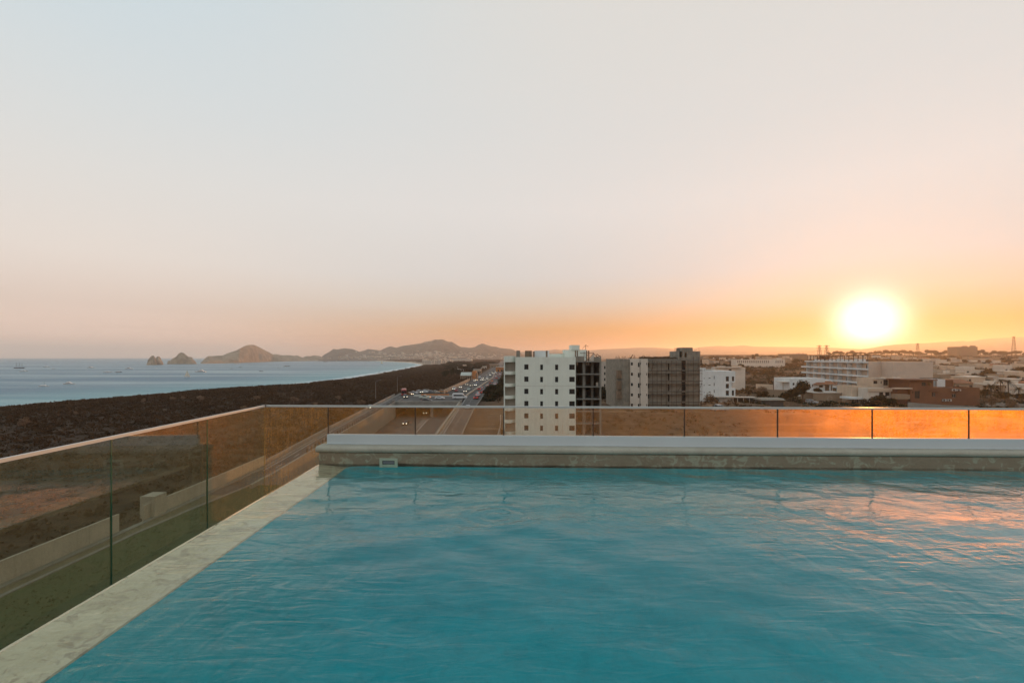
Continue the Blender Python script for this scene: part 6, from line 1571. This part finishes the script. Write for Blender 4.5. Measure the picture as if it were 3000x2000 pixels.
for s_ in range(2):
    rr = random.Random(60+s_); lobes = [(rr.uniform(-1.8, 1.8), rr.uniform(-1.8, 1.8), rr.uniform(2.0, 4.2), rr.uniform(0.8, 1.4)) for _ in range(8)]
    CR.append((crown_mesh('crown', lobes, 700, 0.2, M['twig'], 20+s_), trunk_mesh(2.4, 0.16, [(rr.uniform(-1.9, 1.9), rr.uniform(-1.9, 1.9), rr.uniform(1.2, 2.4)) for _ in range(12)], M['twig'])))
def palm_meshes(seed, h):
    r_ = random.Random(seed); tm = MB(); lean = r_.uniform(-.3, .3)
    tm.tube([(lean*t_*t_, 0, h*t_-0.3*(t_ == 0)) for t_ in np.linspace(0, 1, 7)], 0.26, 8, 0.17); t1 = tm.me('trunk'); t1.materials.append(M['bark'])
    vs, fs = [], []
    for i in range(26):
        az = 2*math.pi*i/26*1.9+r_.uniform(-.2, .2); el = r_.uniform(-0.5, 1.25); Lf = r_.uniform(2.0, 2.9); prev = None
        for j in range(8):
            t_ = j/7; rad = Lf*t_*math.cos(el*(1-0.3*t_)); zz = h+Lf*(t_*math.sin(el)-0.75*t_*t_); x, y = lean+rad*math.cos(az), rad*math.sin(az)
            w_ = 0.5*math.sin(math.pi*min(1, 0.12+t_*0.85)); px_, py_ = -math.sin(az)*w_, math.cos(az)*w_
            if prev is not None and j:
                for s2 in (-1, 1):
                    for q_ in range(2):
                        b_ = len(vs); tt = 0.5*q_; mx_ = [prev[k_]+(([x, y, zz][k_])-prev[k_])*tt for k_ in range(3)]
                        vs += [tuple(mx_), (mx_[0]+(x-prev[0])*0.35, mx_[1]+(y-prev[1])*0.35, mx_[2]+(zz-prev[2])*0.35), (mx_[0]+s2*px_+(x-prev[0]), mx_[1]+s2*py_+(y-prev[1]), mx_[2]-w_*0.55)]; fs.append((b_, b_+1, b_+2))
            prev = (x, y, zz)
    c1 = mesh_np('crown', np.array(vs), np.array(fs)); c1.materials.append(M['leaf']); return c1, t1
PM = [palm_meshes(1, 6.0), palm_meshes(2, 7.5)]
def tree(kind, idx_, x, y, sc_, label, group=None, rz=None):
    c_, t_ = (PM if kind == 'palm' else CR)[idx_]; e_ = empty({'palm': 'palm_tree', 'bare': 'bare_tree'}.get(kind, 'broadleaf_tree'), (x, y, landz(x, y)), rng.uniform(0, 6.3) if rz is None else rz, label, 'palm' if kind == 'palm' else 'tree', group)
    e_.scale = (sc_, sc_, sc_) if not isinstance(sc_, tuple) else sc_
    put('crown', c_, None, e_); put('trunk', t_, None, e_); return e_
for (kd, ix, px, d, sc_, lb) in [
    ('tree', 0, 2352, 205, (1.9, 1.6, 1.75), 'biggest dark tree in front of the bungalow, left of the blank brown building'), ('tree', 1, 2318, 200, (1.5, 1.3, 1.2), 'dark spreading tree left of the biggest one below the grey retaining wall'),
    ('tree', 2, 2395, 212, (1.0, 1, 1.05), 'small bright palm like bush tree by the porch, right of the biggest dark tree'), ('tree', 3, 2240, 200, (1.6, 1.2, 1.0), 'low dark tree behind the wooden hut'),
    ('tree', 2, 1788, 165, (1.9, 1.6, 1.6), 'round dark tree in the gap between the white block and the scaffolded one'), ('tree', 1, 2090, 176, (0.9, 0.9, 0.85), 'small dark shrub tree at the foot of the white villa'),
    ('bare', 4, 2086, 172, 1.35, 'pale bare branched tree in front of the white villa'), ('bare', 5, 2232, 214, 1.4, 'leafless pale tree in front of the garden wall, left of the bungalow'), ('bare', 4, 2135, 168, 0.9, 'small bare tree under the villa corner windows'),
    ('tree', 3, 2578, 170, (1.5, 1.2, 1.15), 'dark reddish tree in front of the low garage house'), ('tree', 0, 2545, 172, (1.1, 1, 0.9), 'dark shrub tree right of the thin white shelter'), ('tree', 1, 2612, 172, (1.0, 1, 0.9), 'dark shrub tree by the balcony of the brown house'),
    ('bare', 5, 2905, 172, 1.2, 'dry spreading tree in the pale garden right of the brown house'), ('bare', 4, 2960, 168, 1.0, 'dry bushy tree at the right edge of the pale garden'),
    ('palm', 0, 2902, 200, 1.25, 'big fan palm right of the dark brown house'), ('palm', 1, 2955, 215, 1.1, 'taller palm close behind the big fan palm'), ('palm', 0, 2985, 205, 1.0, 'palm at the right edge of the photo'), ('palm', 1, 2930, 232, 1.0, 'slim palm between the big fan palm and the taller one'),
    ('tree', 2, 2885, 215, (1.3, 1.2, 0.9), 'dark bush tree at the foot of the big fan palm'), ('tree', 0, 2945, 205, (1.5, 1.3, 0.8), 'low dark tree under the palms'), ('tree', 3, 2990, 195, (1.2, 1.2, 0.9), 'dark low tree at the right edge under the palms'),
    ('tree', 0, 1307, 420, (1.3, 1.3, 1.4), 'dark tree on the scrub left of the pavilion, left one of two'), ('tree', 1, 1326, 440, (1.0, 1, 1.9), 'slim dark tree on the scrub left of the pavilion, right one of two'),
    ('tree', 2, 1432, 222, (1.2, 1.2, 1.0), 'dark round tree on the highway shoulder left of the white block'), ('tree', 3, 1443, 248, (1.3, 1.3, 1.0), 'dark tree behind the round one on the highway shoulder'),
    ('tree', 1, 1460, 200, (1.3, 1.3, 1.1), 'dark tree touching the left edge of the white block'), ('tree', 0, 1470, 300, (1.5, 1.4, 1.2), 'farthest of the dark trees on the highway shoulder')]:
    tree(kd, ix, PX(px, d), d, sc_, lb)
tr4 = random.Random(5)
for i in range(34):
    y = 45+tr4.random()**1.5*170; x = -56-tr4.random()*110
    tree('bare', 4+i % 2, x, y, tr4.uniform(0.35, 0.75), 'leafless pale shrub standing in the dark scrub between road and beach', 'leafless shrubs in the scrub')
tr3 = random.Random(23)
for i in range(46):
    d = tr3.uniform(420, 1150); px = tr3.uniform(1300, 1472)
    x = PX(px, d)
    if itp(d, HL)-7 < x < itp(d, HR)+3: x = itp(d, HR)+tr3.uniform(4, 22) if i % 2 else itp(d, HL)-tr3.uniform(8, 45)
    s2 = tr3.uniform(0.9, 1.5)*(1+d/1500)
    tree('tree', i % 4, x, d, (s2*1.4, s2*1.2, s2*0.8), 'one of many low dark trees along the highway far beyond the bridge', 'trees along the far highway')
# garden and skyline trees of the town
k_ = 0
tspots = [(2800, 470, 1.4), (2846, 400, 1.6), (2765, 520, 1.3), (2730, 330, 1.2), (2870, 300, 1.3), (2740, 430, 1.2), (2715, 560, 1.5), (2985, 380, 1.7), (2930, 480, 1.3), (2900, 350, 1.4), (2960, 300, 1.3), (2680, 380, 1.2), (2830, 620, 1.6), (2775, 700, 1.7), (2895, 640, 1.5), (2950, 700, 1.8), (2690, 640, 1.6)]
tr2 = random.Random(17)
extra = [(tr2.uniform(2690, 3040), 250*1.9**tr2.uniform(0, 1.6), tr2.uniform(0.8, 1.3)) for _ in range(64)]
tspots.sort(key=lambda t_: t_[1])
for i, (px, d, s2) in enumerate(tspots):
    tree('tree', i % 4, PX(px, d), d, (s2*1.2, s2*1.1, s2*0.9), f'large garden tree among the hillside houses, {ordw[i].replace("leftmost", "nearest").replace("from the left", "nearest") if i < 14 else ["third farthest", "second farthest", "farthest"][i-14]} of them', 'garden trees of the hillside town')
for i, (px, d, s2) in enumerate(extra):
    tree('tree', i % 4, PX(px, d), d, (s2*1.3, s2*1.1, s2*0.85), 'one of many small dark trees standing between the houses of the hillside town', 'small trees between the hillside houses')
i = 0
for px in np.arange(2430, 3040, 13.0):
    d = rng.uniform(1180, 1320); s2 = rng.uniform(2.0, 3.2)
    e_ = tree('tree', i % 4, PX(px, d), d, (s2*1.5, s2, s2*rng.uniform(0.75, 1.15)), 'hazy tree of the long skyline belt below the sun', 'skyline tree belt'); i += 1
for i, (px, d, s2) in enumerate([(2105, 480, 1.5), (2120, 500, 1.3), (2170, 470, 1.4), (2185, 700, 1.8), (2210, 900, 2.2), (2330, 640, 1.6)]):
    tree('tree', i % 4, PX(px, d), d, s2, ['reddish hazy tree above the roof of the white villa', 'hazy tree right of the one above the villa roof', 'hazy tree left of the arcaded building', 'hazy tree behind the arcaded building, left one', 'faint hazy tree behind the arcaded building, farthest', 'hazy tree between the arcaded building and the hotel'][i])
# ------------------------------------------------------------ evening haze
hz = MB().box(-15000, 15000, -3500, 15500, -36.0, 345.0).build('haze', bpy.data.materials.new('haze_air'))
hz['kind'] = 'stuff'
hm = hz.data.materials[0]; hm.use_nodes = True; t = NT(hm.node_tree)
pv = t.n('ShaderNodeVolumePrincipled'); pv.inputs['Color'].default_value = (1.0, 0.93, 0.87, 1)
pv.inputs['Density'].default_value = 0.000112; pv.inputs['Anisotropy'].default_value = 0.63
t.link(pv.outputs[0], t.n('ShaderNodeOutputMaterial').inputs['Volume'])
